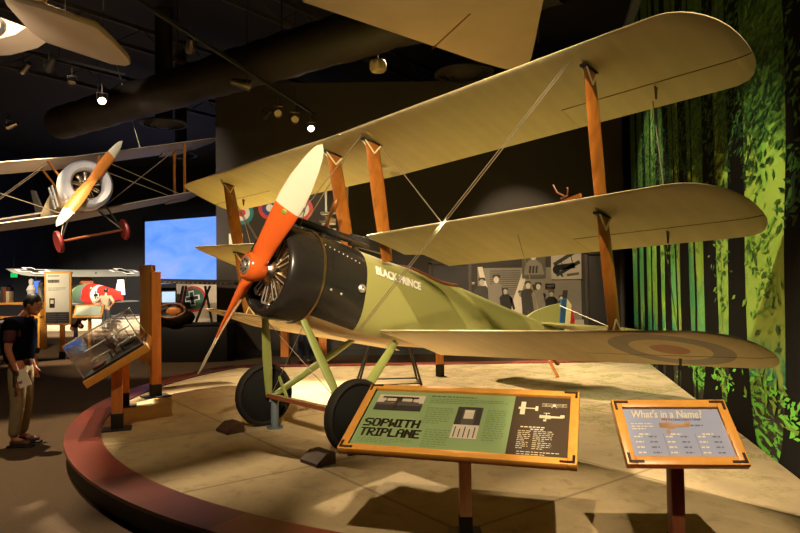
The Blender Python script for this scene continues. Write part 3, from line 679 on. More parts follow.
def dr_port(mb, y):
    c = 4.28; mb.add([V((c-.24, y, 1.74)), V((c+.26, y, 1.74)), V((c+.2, y, 2.0)), V((c+.06, y, 2.12)), V((c-.08, y, 2.12)), V((c-.2, y, 2.0))], [(0, 1, 2, 3, 4, 5)], 3)
    mb.add([V((c+.085*math.cos(a), y-.001, 2.22+.12*math.sin(a))) for a in [2*PI*i/14 for i in range(14)]], [tuple(range(14))], 5)
    mb.add([V((c-.12, y-.002, 2.27)), V((c+.12, y-.002, 2.27)), V((c+.13, y-.002, 2.38)), V((c-.10, y-.002, 2.38))], [(0, 1, 2, 3)], 1)
    for i in range(3): mb.add([V((c-.12+i*.08, y-.001, 1.78)), V((c-.07+i*.08, y-.001, 1.78)), V((c-.05+i*.08, y-.001, 1.96)), V((c-.1+i*.08, y-.001, 1.96))], [(0, 1, 2, 3)], 1)
def dr_plane(mb, y):
    def L(a, b, w, mi):
        a = V((a[0], y, a[1])); b = V((b[0], y, b[1])); n = V((-(b-a).z, 0, (b-a).x)).normalized()*w/2; mb.add([a+n, a-n, b-n, b+n], [(0, 1, 2, 3)], mi)
    L((4.78, 1.98), (5.35, 2.32), .09, 1); L((4.84, 1.72), (5.42, 2.05), .09, 1); L((4.82, 1.9), (5.3, 1.96), .14, 0); L((4.95, 2.08), (5.05, 1.8), .02, 0); L((5.2, 2.22), (5.26, 1.94), .02, 0)
    mb.add([V((4.84+.09*math.cos(a), y-.001, 1.86+.11*math.sin(a))) for a in [2*PI*i/14 for i in range(14)]], [tuple(range(14))], 0); L((5.1, 1.72), (5.4, 1.76), .06, 2); L((4.95, 1.75), (5.0, 1.68), .05, 1)
wall_photo('wall_photograph', 'large black and white photograph of a group of airmen below the portrait', 2.90, 5.45, .38, 1.92, 'photograph', 3, .015, dr_group)
wall_photo('wall_photograph', 'small photograph of one man in a peaked cap above the group picture', 4.0, 4.58, 1.66, 2.44, 'photograph', 2, .03, dr_port)
wall_photo('wall_photograph', 'framed photograph of an old aeroplane beside the portrait near the door', 4.72, 5.46, 1.62, 2.34, 'photograph', 4, .03, dr_plane)
mb = MB(); mb.box((4.68, BY-.035, 1.46), (.24, .01, .12), None, 0); mb.box((4.68, BY-.041, 1.47), (.19, .004, .012), None, 1); mb.box((4.68, BY-.041, 1.44), (.15, .004, .012), None, 1); tag(mb.build('caption_plate', [M['corner'], M['inkgrey']]), 'small dark caption plate under the portrait photograph', 'plaque')
mb = MB(); mb.box((2.88-.12, BY-.008, 1.55), (.16, .012, .10), None, 0); mb.box((2.76, BY-.016, 1.565), (.12, .004, .014), None, 1); mb.box((2.76, BY-.016, 1.535), (.10, .004, .012), None, 1); tag(mb.build('caption_plate', [M['trimm'], M['inkcream']]), 'small grey caption plate left of the large group photograph', 'plaque')
# roundels painted as flat discs
def roundel(x, z, r, cols, label):
    t = tag(MB().lathe([(0, -.006), (r, -.006), (r, .006), (0, .006)], (x, BY-.008, z), (0, -1, 0), 40).build('roundel_sign', cols[0]), label, 'sign', 'roundel signs on the back wall')
    for k, (rr, m) in enumerate(((.68, cols[1]), (.32, cols[2]))):
        MB().lathe([(0, 0), (r*rr, 0), (r*rr, .003+.002*k), (0, .003+.002*k)], (x, BY-.014-.002*k, z), (0, -1, 0), 36).build('inner_ring' if k == 0 else 'centre_disc', m, t)
RR = mat('sign_red', S(214, 60, 60), .5); RB = mat('sign_navy', S(44, 60, 130), .5); RT = mat('sign_teal', S(40, 138, 140), .5)
for px, py, r, cl, lb in ((242, 213, .29, (RT, M['white'], RR), 'teal white and red round cockade sign at left end of the wall'), (270, 208, .29, (RR, RB, M['white']), 'red blue and white round cockade sign behind the propeller blade'), (301, 209, .30, (RR, M['white'], RB), 'red and white round cockade sign mostly hidden by propeller tip')):
    p = P(px, py, BY); roundel(p.x, p.z, r, cl, lb)
p = P(236, 243, BY); mb = MB(); mb.box((p.x, BY-.01, p.z), (.34, .02, .46)); mb.box((p.x, BY-.022, p.z+.05), (.2, .004, .015), None, 1); tag(mb.build('paper_notice', [M['paper'], M['inkgrey']]), 'white paper notice under the teal cockade sign', 'notice')
# tall outlined lettering behind the struts
mb = MB(); a = P(326, 188, BY); b_ = P(347.5, 213, BY); y = BY-.0155; w = .055
zt = a.z+.55; mb.box((a.x, y, (zt+b_.z)/2), (w, .03, zt-b_.z)); mb.box((b_.x, y, (zt+b_.z)/2), (w, .03, zt-b_.z)); mb.box(((a.x+b_.x)/2, y, b_.z), (b_.x-a.x+w, .03, w))
tag(mb.build('outlined_letter', M['white'], smooth=0), 'tall white outlined letter on the wall behind the cabane strut', 'lettering')
mb = MB(); a = P(324, 224, BY); mb.box((a.x+.12, y, a.z), (.34, .03, w)); mb.box((a.x-.03, y, a.z-.12), (w, .03, .26)); mb.box((a.x+.16, y, a.z-.14), (.28, .03, w*.9)); tag(mb.build('outlined_letter', M['white'], smooth=0), 'lower white letter on the wall just above the engine cowling', 'lettering')
# ================================================================== display furniture
def board(name, label, c, ya, ti, w, h, drawing, mats, postmat, base, corner=True):
    t = thing(name, label, 'information board', (base[0], base[1], 0), (0, 0, 0))
    r = V((math.cos(ya), math.sin(ya), 0)); u = V((-math.sin(ya)*math.cos(ti), math.cos(ya)*math.cos(ti), math.sin(ti))); n = r.cross(u)
    o0 = V(c)-t.location; R = Matrix((r, u, n)).transposed()
    def fr(a, b, e=0.): return o0+r*a+u*b+n*e
    fwid = .052
    mb = MB()
    for s in (-1, 1):
        mb.box(fr(s*(w/2-fwid/2), 0, -.008), (fwid, h, .045), R, 0, .004); mb.box(fr(0, s*(h/2-fwid/2), -.008), (w-2*fwid, fwid, .045), R, 0, .004)
    f = mb.build('frame', M['frame'], t)
    mb = MB(); mb.box(fr(0, 0, -.02), (w-2*fwid, h-2*fwid, .03), R, 0); drawing(mb, fr, w-2*fwid, h-2*fwid); mb.build('panel', mats, t, smooth=0, weld=False)
    mb = MB(); mb.box(fr(0, 0, -.04), (w*.9, h*.9, .02), R); mb.build('backing', M['darkpost'], t)
    for sx in (-1, 1):
        for sy in (-1, 1):
            mb = MB(); mb.box(fr(sx*(w/2-.012-.04), sy*(h/2-.018), .0165), (.08, .014, .006), R); mb.box(fr(sx*(w/2-.018), sy*(h/2-.012-.03), .0165), (.014, .06, .006), R); mb.build('corner_bracket', M['corner'], t)
    pt = fr(0, -.02, -.05)-V((0, .0, 0)); mb = MB(); top = fr(0, -h*.1, -.05)
    mb.box((0, 0, (top.z+.06)/2+.02), (.075, .075, top.z-.06+.05), None, 0, .004); mb.build('post', postmat, t)
    mb = MB(); mb.box((0, 0, .06), (.082, .082, .12), None, 0, .003); mb.box((0, 0, .006), (.2, .2, .012)); mb.build('post_foot', M['blackmetal'], t)
    mb = MB(); q = fr(0, -h*.1, -.05); mb.bar(V((0, 0, top.z-.14)), q, .10, .05, (1, 0, 0)); mb.build('bracket', M['darkpost'], t)
    return t
def rect(mb, fr, x0, x1, y0, y1, mi, e=.001):
    mb.add([fr(x0, y0, -.005+e), fr(x1, y0, -.005+e), fr(x1, y1, -.005+e), fr(x0, y1, -.005+e)], [(0, 1, 2, 3)], mi)
def lines(mb, fr, x0, x1, y1, n, dy, mi, rn, hh=.5, e=.0015):
    for i in range(n):
        x = x0; y = y1-i*dy
        xe = x1-(rn.random()*.12*(x1-x0) if i < n-1 else .4*(x1-x0))
        while x < xe:
            l = rn.uniform(.012, .035); l = min(l, xe-x); rect(mb, fr, x, x+l*.85, y-dy*hh, y, mi, e); x += l+.003
def ptext(mb, fr, s, x, y, h, w, mi, shear=0., bold=0., e=.002):
    vs, fs = text_polys(s, 1, shear, bold); x0 = min(v.x for v in vs); x1 = max(v.x for v in vs); y0 = min(v.y for v in vs); y1 = max(v.y for v in vs)
    mb.add([fr(x+(v.x-x0)/(x1-x0)*w, y+(v.y-y0)/(y1-y0)*h, -.005+e) for v in vs], fs, mi)
def top_view(mb, fr, cx, cy, s, mi, mode):
    def R_(a, b, c, d): rect(mb, fr, cx+a*s, cx+b*s, cy+c*s, cy+d*s, mi, .002)
    if mode == 'plan':
        R_(-.5, -.22, -.62, .62); R_(-.52, .45, -.05, .05); R_(.36, .52, -.22, .22); R_(-.62, -.5, -.1, .1)
    elif mode == 'front':
        for k in (-.18, 0, .18): R_(-1, 1, k-.025, k+.02)
        R_(-.12, .12, -.2, .12); R_(-.22, -.14, -.36, -.24); R_(.14, .22, -.36, -.24); R_(-.7, -.66, -.18, .18); R_(.66, .7, -.18, .18)
    else:
        R_(-.6, .5, -.06, .08); R_(-.62, -.36, -.1, .14); R_(-.44, -.14, .28, .33); R_(-.4, -.1, .08, .13); R_(-.36, -.06, -.14, -.09); R_(.36, .56, -.02, .2); R_(-.42, -.28, -.34, -.2); R_(-.32, -.28, -.2, .3)
def sopwith_draw(mb, fr, w, h):
    rn = random.Random(5)
    rect(mb, fr, w*.235, w/2, -h/2, h/2, 1)
    x0 = -w/2
    # photograph of an aeroplane in a field
    a, b, c, d = x0+.04, x0+.36, h*.13, h*.43
    rect(mb, fr, a, b, c, d, 5); rect(mb, fr, a, b, c, c+.06, 3, .002); rect(mb, fr, a, b, c+.06, c+.085, 4, .002)
    rect(mb, fr, a+.03, b-.04, d-.04, d-.022, 2, .003); rect(mb, fr, a+.05, b-.06, c+.088, c+.1, 2, .003); rect(mb, fr, a+.13, a+.17, c+.03, c+.14, 3, .003); rect(mb, fr, a+.06, a+.066, c+.09, d-.03, 2, .0035); rect(mb, fr, b-.08, b-.074, c+.09, d-.03, 2, .0035); rect(mb, fr, a+.15, b-.03, c+.055, c+.095, 4, .0035); rect(mb, fr, a+.13, a+.15, c+.02, c+.06, 2, .004)
    pixel_text(mb, 'SOPWITH', lambda u, v: fr(u, v, -.003), x0+.03, -h*.16, .078, .36, 2); pixel_text(mb, 'TRIPLANE', lambda u, v: fr(u, v, -.003), x0+.03, -h*.325, .078, .385, 2)
    lines(mb, fr, x0+.03, x0+.40, -h*.36, 3, .016, 6, rn, .35)
    lines(mb, fr, x0+.40, x0+.90, h*.44, 1, .02, 2, rn, .4); lines(mb, fr, x0+.40, x0+.92, h*.39, 3, .02, 6, rn, .4)
    lines(mb, fr, x0+.40, x0+.58, h*.22, 8, .022, 6, rn, .4); lines(mb, fr, x0+.44, x0+.60, -h*.16, 8, .022, 6, rn, .4); lines(mb, fr, x0+.79, x0+.92, h*.22, 14, .022, 6, rn, .4)
    # portrait of a man seated, crossed strokes
    a, b, c, d = x0+.60, x0+.76, -h*.28, h*.26
    rect(mb, fr, a, b, c, d, 3); rect(mb, fr, a, b, c, c+.13, 5, .002); rect(mb, fr, a+.04, a+.12, c+.13, d-.02, 4, .002); rect(mb, fr, a+.05, a+.11, c+.19, d-.04, 5, .003); rect(mb, fr, a+.05, a+.11, d-.06, d-.035, 7, .004)
    for i in range(5): rect(mb, fr, a+.015+i*.03, a+.022+i*.03, c+.01, c+.11-.02*(i % 2), 3, .003)
    bx = w*.235
    top_view(mb, fr, bx+.095, h*.29, .105, 7, 'plan'); top_view(mb, fr, bx+.245, h*.36, .075, 7, 'front'); top_view(mb, fr, bx+.24, h*.15, .125, 7, 'side')
    lines(mb, fr, bx+.06, bx+.30, -h*.02, 1, .02, 7, rn, .5); lines(mb, fr, bx+.12, bx+.25, -h*.055, 1, .02, 7, rn, .5)
    lines(mb, fr, bx+.05, bx+.13, -h*.09, 6, .017, 7, rn, .32); lines(mb, fr, bx+.14, bx+.26, -h*.09, 6, .017, 7, rn, .3); lines(mb, fr, bx+.05, bx+.12, -h*.27, 4, .017, 7, rn, .32); lines(mb, fr, bx+.14, bx+.25, -h*.27, 4, .017, 7, rn, .3); lines(mb, fr, bx+.06, bx+.32, -h*.41, 2, .02, 7, rn, .3)
board('information_board', 'long green and brown tilted board headed with triplane title on single wooden post', (1.351, -2.631, .734), -.309, .432, 1.39, .682, sopwith_draw,
      [M['boardgreen'], M['boardbrown'], M['ink'], BWS[1], BWS[2], BWS[5], M['inkgreen'], M['inkcream']], M['palepost'], (1.38, -2.52))
def name_draw(mb, fr, w, h):
    rn = random.Random(9); x0 = -w/2
    ptext(mb, fr, "What's in a Name?", x0+.05, h*.30, .055, .40, 1, .22, .022)
    ptext(mb, fr, 'Why is a Camel Called a Camel?', x0+.21, h*.235, .017, .22, 2, .15, .004)
    lines(mb, fr, x0+.03, x0+.16, h*.19, 3, .017, 3, rn, .4)
    top_view(mb, fr, x0+.28, h*.14, .15, 4, 'side'); lines(mb, fr, x0+.36, x0+.48, h*.16, 1, .02, 5, rn, .5)
    for k in range(3):
        a = x0+.03+k*.175; lines(mb, fr, a+.03, a+.13, -h*.02, 1, .02, 3, rn, .5)
        for j in range(5): lines(mb, fr, a, a+.075, -h*.07-j*.034, 1, .018, 3, rn, .55); lines(mb, fr, a+.08, a+.155, -h*.07-j*.034, 1, .018, 5, rn, .55)
        if k: rect(mb, fr, a-.012, a-.010, -h*.47, -h*.02, 5)
board('information_board', 'small lavender tilted question board at right front of the platform', (2.547, -2.931, .721), -.063, .748, .651, .429, name_draw,
      [M['boardblue'], M['inkcream'], M['ink'], M['paper'], M['inkorange'], M['inkgrey']], M['darkpost'], (2.56, -2.86))

# upright panel sign far left
def upright_sign(name, label, x, y, z0, z1, w, postx, rot=0.):
    t = thing(name, label, 'sign', (x, y, FZ), (0, 0, rot)); h = z1-z0; zc = (z0+z1)/2-FZ
    mb = MB(); mb.box((0, 0, zc), (w, .05, h), None, 0, .006); mb.build('frame', M['frame'], t)
    mb = MB(); rn = random.Random(2); fr = lambda a, b, e=0.: V((a, -.03-e, zc+b))
    mb.box((0, -.026, zc), (w-.09, .012, h-.09), None, 0)
    rect(mb, fr, -w/2+.045, w/2-.045, -h/2+.045, -h*.26, 1, .008); lines(mb, fr, -w*.36, w*.36, h*.43, 1, .05, 3, rn, .5, .009); lines(mb, fr, -w*.36, w*.36, h*.35, 1, .11, 2, rn, .7, .009); lines(mb, fr, -w*.36, w*.36, h*.2, 3, .03, 3, rn, .3, .009)
    rect(mb, fr, -w*.3, -w*.1, -h*.18, .0, 2, .009); rect(mb, fr, -w*.26, -w*.14, -h*.10, -h*.03, 0, .010); lines(mb, fr, -w*.38, 0, -h*.30, 5, .05, 3, rn, .3, .010); lines(mb, fr, .02, w*.38, -h*.30, 5, .05, 3, rn, .3, .010)
    mb.build('panel', [M['paper'], M['boardbrown'], M['ink'], M['inkgrey']], t, smooth=0, weld=False)
    mb = MB(); mb.box((postx, .045, (z1-FZ-.05)/2+.08), (.11, .06, z1-FZ-.2), None, 0, .004); mb.build('post', M['postwood'], t)
    mb = MB(); mb.box((postx, .045, .09), (.13, .08, .18), None, 0, .003); mb.box((postx, .045, .008), (.3, .3, .016)); mb.build('post_foot', M['blackmetal'], t); return t
upright_sign('panel_sign', 'cream upright text panel in golden frame behind the man at left', -7.46, 9.05, .66, 1.97, .66, .08)
# panel sign seen edge-on at the platform edge
t = thing('panel_sign', 'tall dark panel on orange wooden post seen nearly edge on at platform rim', 'sign', (-2.58, 2.62, 0), (0, 0, math.radians(127)))
mb = MB(); mb.box((.33, .0, 1.17), (.62, .05, 1.44), None, 0, .005); mb.build('panel', M['darkpost'], t)
mb = MB(); mb.box((.33, .03, 1.17), (.64, .012, 1.46), None, 0, .004); mb.build('panel_edge', M['frame'], t)
mb = MB(); mb.box((-.05, 0, .96), (.11, .13, 1.66), None, 0, .004); mb.build('post', M['postwood'], t)
mb = MB(); mb.box((-.05, 0, .09), (.125, .145, .18), None, 0, .003); mb.box((-.05, 0, .006), (.3, .36, .012)); mb.build('post_foot', M['blackmetal'], t)
# tilted display case with a model
ca = thing('display_case', 'tilted glass topped case holding a model aeroplane on two orange posts', 'display case', (-2.2, .52, 0), (0, 0, .36))
tilt = math.radians(-31); R = Matrix.Rotation(tilt, 3, 'Y'); c0 = V((.02, .62, .74))
def cf(a, b, e): return c0+R @ V((a, b, e))
W2, L2 = .37, .80
mb = MB(); mb.box(cf(0, 0, -.02), (2*W2, 2*L2, .085), R, 0, .004); mb.build('frame', M['frame'], ca)
mb = MB(); mb.box(cf(0, 0, .032), (2*W2-.05, 2*L2-.05, .03), R); mb.build('case_bed', M['blackmetal'], ca)
mb = MB()
H2 = .40
for s in (-1, 1):
    mb.box(cf(s*(W2-.03), 0, .047+H2/2), (.008, 2*L2-.07, H2), R); mb.box(cf(0, s*(L2-.03), .047+H2/2), (2*W2-.07, .008, H2), R)
mb.box(cf(0, 0, .047+H2), (2*W2-.052, 2*L2-.052, .008), R); gl = mb.build('glass_cover', M['glass'], ca, smooth=0)
mb = MB()
for s in (-1, 1):
    for s2 in (-1, 1): mb.cyl(cf(s*(W2-.03), s2*(L2-.03), .047), cf(s*(W2-.03), s2*(L2-.03), .047+H2), .007, n=6)
    mb.cyl(cf(s*(W2-.03), -L2+.03, .05+H2), cf(s*(W2-.03), L2-.03, .05+H2), .007, n=6); mb.cyl(cf(-W2+.03, s*(L2-.03), .05+H2), cf(W2-.03, s*(L2-.03), .05+H2), .007, n=6)
mb.build('cover_edge', M['steel'], gl)
for y in (0., 1.42):
    mb = MB(); zt = .62; mb.box((.02, y, zt/2+.09), (.115, .09, zt-.0), None, 0, .004); mb.build('post', M['postwood'], ca)
    mb = MB(); mb.box((.02, y, .09), (.125, .10, .18), None, 0, .003); mb.box((.02, y, .006), (.30, .24, .012)); mb.build('post_foot', M['blackmetal'], ca)
mo = thing('model_airplane', 'small white winged model aeroplane inside the tilted glass case', 'model', ca.location, (0, 0, .36))
mb = MB(); mb.tube([cf(.02, -.30, .18), cf(.02, -.22, .185), cf(.02, .1, .18), cf(.02, .42, .2)], [.03, .055, .045, .012], 12); mb.build('fuselage', M['enginedark'], mo)
for e, wn in ((.27, 'upper_wing'), (.14, 'lower_wing')):
    mb = MB(); mb.box(cf(.0, -.12, e), (.56, .13, .012), R, 0, .005); mb.build(wn, M['white'], mo)
mb = MB(); [mb.cyl(cf(a, -.12, .14), cf(a, -.12, .27), .005, n=6) for a in (-.2, -.05, .09, .22)]; mb.build('struts', M['strut'], mo)
mb = MB(); mb.box(cf(.02, .40, .24), (.012, .08, .10), R); mb.box(cf(.02, .38, .2), (.2, .07, .008), R); mb.build('tail', M['white'], mo)
for s in (-1, 1): mb = MB(); mb.lathe([(0, -.01), (.04, -.01), (.04, .01), (0, .01)], cf(.02+s*.07, -.2, .09), R @ V((1, 0, 0)), 16); mb.build('wheel', M['blackmetal'], mo)
mb = MB(); mb.bar(cf(.02, -.345, .06), cf(.02, -.345, .31), .02, .008, R @ V((1, 0, 0))); mb.build('propeller', M['leather'], mo)
# a leather glove-like pieces beside the model: small brown and grey relics
for i, (a, b, rr) in enumerate(((-.18, -.58, (.07, .05, .03)), (.12, .55, (.09, .05, .03)))):
    mb = MB(); mb.ell(cf(a, b, .07), rr, R); mb.ell(cf(a+.05, b+.05, .075), (.04, .06, .025), R)
    tag(mb.build('relic', M['leather' if i == 0 else 'enginedark']), ('brown rounded relic at the near end of the glass case', 'dark metal relic at the far end of the glass case')[i], 'relic').matrix_world = Matrix.Translation(ca.location) @ Matrix.Rotation(.36, 4, 'Z')

# wheel chocks, tail stand, platform bits
def chock(x, y, rz, label):
    mb = MB(); mb.prism([V((-.10, -.13, 0)), V((.10, -.13, 0)), V((.10, -.13, .03)), V((.0, -.13, .10)), V((-.10, -.13, .10))], (0, .26, 0)); mb.xf(Matrix.Translation((x, y, .0)) @ Matrix.Rotation(rz, 4, 'Z'))
    o = mb.build('wheel_chock', M['chock'], smooth=0); tag(o, label, 'wheel chock', 'wooden chocks at the wheels')
wp = MT @ V((.84, 0, 0)); ws_ = MT @ V((-.84, 0, 0)); fd = V((-.742, -.67, 0))
p = wp+fd*.40; chock(p.x-.03, p.y, YAW+PI/2+PI, 'brown wooden chock in front of the nearer wheel'); p = ws_+fd*.42; chock(p.x, p.y, YAW+PI/2+PI, 'brown wooden chock in front of the farther wheel')
p = MT @ V((-.68, .05, 0)); mb = MB(); mb.cyl((p.x, p.y-.05, 0), (p.x, p.y-.05, .30), .045, n=16); mb.cyl((p.x, p.y-.05, 0), (p.x, p.y-.05, .02), .09, n=20); mb.box((p.x, p.y-.05, .31), (.1, .1, .03)); tag(mb.build('jack_stand', mat('jack_blue_grey', S(84, 96, 104), .5)), 'blue grey jack stand under the axle beside the farther wheel', 'jack stand')
st = thing('trestle_stand', 'black tubular steel trestle standing behind the lower wing', 'stand', (.72, 3.35, 0), (0, 0, .1))
for sx in (-.42, .55):
    for sy in (-.28, .28): mb = MB(); mb.cyl((sx, sy, .02), (sx*.45+.06, sy*.2, .95), .017, n=8); mb.build('leg', M['blackmetal'], st)
    mb = MB(); mb.cyl((sx, -.28, .03), (sx, .28, .03), .015, n=8); mb.build('foot_bar', M['blackmetal'], st)
for sy in (-.28, .28): mb = MB(); mb.cyl((-.42, sy, .05), (.55, sy, .05), .012, n=8); mb.build('side_bar', M['blackmetal'], st)
mb = MB(); mb.cyl((-.14, 0, .96), (.32, 0, .96), .025, n=8); mb.build('top_bar', M['blackmetal'], st)
# low marker posts behind the platform
for (px, py, hh, lb) in ((285, 366, 1.15, 'orange wooden post standing behind the near gear legs'), (323, 366, 1.15, 'orange wooden post right of the jeans behind the undercarriage'), (440, 376, .62, 'short orange post with black foot under the lower wing')):
    g_ = G(px, py, FZ if hh > 1 else 0); z0 = FZ if hh > 1 else 0
    if hh > 1 and g_.y > 8.5: g_ = P(px, py, 8.3); 
    t = thing('marker_post', lb, 'post', (g_.x, max(g_.y, 6.2) if hh > 1 else min(g_.y, 5.3), z0), (0, 0, 0), 'orange marker posts')
    mb = MB(); mb.box((0, 0, hh/2+.08), (.17 if hh > 1 else .13, .09, hh-.16), None, 0, .004); mb.build('post', M['postwood'], t); mb = MB(); mb.box((0, 0, .1), (.19 if hh > 1 else .14, .11, .2), None, 0, .003); mb.build('post_foot', M['blackmetal'], t)
g_ = G(558, 377, 0); mb = MB(); mb.bar((g_.x, g_.y, 0.0), (g_.x-.14, g_.y, .27), .07, .04, (0, 1, 0)); tag(mb.build('ground_stake', M['postwood']), 'small leaning orange stake under the lower wing', 'stake')
# ================================================================== people
def skin_mesh(name, verts, edges, material, parent, sub=2, extra=None, voxel=0., root=0):
    me = bpy.data.meshes.new(name); me.from_pydata([v[0] for v in verts], edges, [])
    o = bpy.data.objects.new(name, me); col.objects.link(o)
    mo_ = o.modifiers.new('skin', 'SKIN'); mo_.use_smooth_shade = True
    for i, v in enumerate(verts):
        r = v[1]; o.data.skin_vertices[0].data[i].radius = (r, r) if not isinstance(r, tuple) else r
    o.data.skin_vertices[0].data[root].use_root = True
    s = o.modifiers.new('sub', 'SUBSURF'); s.levels = sub; s.render_levels = sub
    bpy.context.view_layer.update()
    m2 = bpy.data.meshes.new_from_object(o.evaluated_get(bpy.context.evaluated_depsgraph_get())); bpy.data.objects.remove(o); bpy.data.meshes.remove(me)
    if extra is not None:
        b = MB(); b.add([v.co for v in m2.vertices], [tuple(p.vertices) for p in m2.polygons]); b.add(extra.v, extra.f)
        bpy.data.meshes.remove(m2); t_ = b.build(name, material, None, smooth=180)
        rm = t_.modifiers.new('rm', 'REMESH'); rm.mode = 'VOXEL'; rm.voxel_size = voxel or .009; rm.use_smooth_shade = True
        sm_ = t_.modifiers.new('sm', 'SMOOTH'); sm_.factor = .4; sm_.iterations = 2
        bpy.context.view_layer.update()
        m2 = bpy.data.meshes.new_from_object(t_.evaluated_get(bpy.context.evaluated_depsgraph_get())); bpy.data.objects.remove(t_)
    m2.name = name; m2.materials.clear(); m2.materials.append(material)
    m2.polygons.foreach_set('use_smooth', [True]*len(m2.polygons))
    o = bpy.data.objects.new(name, m2); col.objects.link(o); o.parent = parent; return o
SKIN = mat('skin', S(168, 110, 78), .5, 0, .05)
def person(label, loc, rz, H, cols, arms, headdrop=.0, vest=None, cap=None, detail=True):
    """stands facing -Y; arms gives shoulder > elbow > wrist > palm per side"""
    k = H/1.75; t = thing('person', label, 'person', loc, (0, 0, rz)); s = lambda *a: V(a)*k
    J = {'pel': (s(0, .0, .95), .115*k), 'wst': (s(0, .0, 1.08), .115*k), 'chs': (s(0, .015, 1.28), .135*k), 'nek': (s(0, .01-headdrop*.1, 1.47), .055*k), 'hd0': (s(0, -.02-headdrop*.3, 1.56), .05*k)}
    V_ = [J['pel'], J['wst'], J['chs'], J['nek'], J['hd0']]; E_ = [(0, 1), (1, 2), (2, 3), (3, 4)]
    ex = MB(); hc = s(0, -.035-headdrop*.42, 1.635-headdrop*.05); Rh = Matrix.Rotation(headdrop*1.2, 3, 'X')
    h = lambda x, y, z: hc+Rh @ s(x, y, z)
    ex.ell(hc, (.076*k, .095*k, .112*k), Rh, 20, 14); ex.ell(h(0, -.03, -.065), (.055*k, .062*k, .055*k), Rh); ex.ell(h(0, -.098, -.018), (.014*k, .022*k, .026*k), Rh, 10, 8); ex.ell(h(0, -.09, -.058), (.026*k, .012*k, .010*k), Rh, 10, 6)
    for sx in (-1, 1): ex.ell(h(sx*.078, .01, -.012), (.012*k, .022*k, .034*k), Rh, 10, 8); ex.ell(h(sx*.03, -.085, .028), (.024*k, .012*k, .008*k), Rh, 8, 6)
    legs = {}
    for sx in (-1, 1):
        hip = s(.09*sx, .0, .90); kn = s(.10*sx, -.02, .50); an = s(.10*sx, .03, .09); to = s(.11*sx, -.13, .035); legs[sx] = (hip, kn, an, to)
        b = len(V_); V_ += [(hip, .09*k), (kn, .058*k), (an, .04*k), (to, .035*k)]; E_ += [(0, b), (b, b+1), (b+1, b+2), (b+2, b+3)]
        sh, el, wr, pa = [s(*a) for a in arms[sx]]; b = len(V_); V_ += [(sh, .058*k), (el, .042*k), (wr, .029*k), (pa, (.036*k, .02*k))]; E_ += [(2, b), (b, b+1), (b+1, b+2), (b+2, b+3)]
        d = (pa-wr).normalized(); sd = V((0, -1, 0)); sd = (sd-d*sd.dot(d)).normalized(); nn = d.cross(sd)*(-sx)
        for f, (off, ln) in enumerate(((.027, .068), (.009, .078), (-.009, .072), (-.026, .056))):
            p0 = pa+sd*off*k; p1 = p0+(d*.55+nn*.10)*ln*k*1.; p2 = p1+(d*.35+nn*.42)*ln*k
            ex.tube([pa+sd*off*.8*k-d*.01*k, p0+d*.01*k, p1, p2], [.010*k, .0098*k, .009*k, .007*k], 8)
        ex.tube([wr+sd*.02*k+d*.012*k, wr+sd*.045*k+d*.045*k, wr+sd*.052*k+d*.078*k+nn*.012*k], [.013*k, .011*k, .008*k], 8)
    body = skin_mesh('body', V_, E_, SKIN, t, 2, ex, .0095)
    # eyes, hair
    for sx in (-1, 1): MB().ell(h(sx*.03, -.086, .012), (.011*k, .008*k, .008*k), Rh, 10, 8).build('eye', M['white'], t); 
    mb = MB(); mb.ell(h(0, .014, .024), (.085*k, .098*k, .106*k), Rh, 24, 16)
    mb.f = [f for f in mb.f if not (sum((Rh.inverted() @ (mb.v[i]-hc) for i in f), V((0, 0, 0)))/len(f)).y < -.03*k-.5*max(0, (sum((Rh.inverted() @ (mb.v[i]-hc) for i in f), V((0, 0, 0)))/len(f)).z-.075*k)*-1 or (sum((Rh.inverted() @ (mb.v[i]-hc) for i in f), V((0, 0, 0)))/len(f)).z > .052*k]
    mb.f = [f for f in mb.f if (sum((Rh.inverted() @ (mb.v[i]-hc) for i in f), V((0, 0, 0)))/len(f)).z > -.065*k]; mb.mi = [0]*len(mb.f)
    hr = mb.build('hair', cols['hair'], t, 180); so = hr.modifiers.new('solid', 'SOLIDIFY'); so.thickness = .014*k
    # shirt with sleeves, trousers, shoes
    Vs = [(s(0, 0, .86), .15*k), (s(0, 0, 1.02), .145*k), (s(0, .015, 1.28), .15*k), (s(0, .01, 1.43), .075*k)]; Es = [(0, 1), (1, 2), (2, 3)]
    for sx in (-1, 1):
        sh, el, wr, pa = [s(*a) for a in arms[sx]]; e2 = sh.lerp(el, cols.get('sleeve', .8)); b = len(Vs); Vs += [(sh, .078*k), (e2, .064*k)]; Es += [(2, b), (b, b+1)]
    skin_mesh('shirt', Vs, Es, cols['shirt'], t)
    Vt = [(s(0, 0, 1.04), .128*k), (s(0, 0, .92), .138*k)]; Et = [(0, 1)]
    for sx in (-1, 1): hip, kn, an, to = legs[sx]; b = len(Vt); Vt += [(hip, .115*k), (kn, .082*k), (an.lerp(kn, .02), .064*k)]; Et += [(1, b), (b, b+1), (b+1, b+2)]
    skin_mesh('trousers', Vt, Et, cols['trousers'], t)
    for sx in (-1, 1):
        hip, kn, an, to = legs[sx]; a = an
        skin_mesh('shoe', [(s(.10*sx, .075, .05), .045*k), (s(.10*sx, .0, .05), .048*k), (s(.11*sx, -.10, .042), .046*k), (s(.113*sx, -.17, .035), .034*k)], [(0, 1), (1, 2), (2, 3)], cols['shoes'], t)
        MB().box(s(.106*sx, -.05, .012), (.095*k, .28*k, .024*k), None, 0, .01).build('shoe_sole', M['blackmetal'], t)
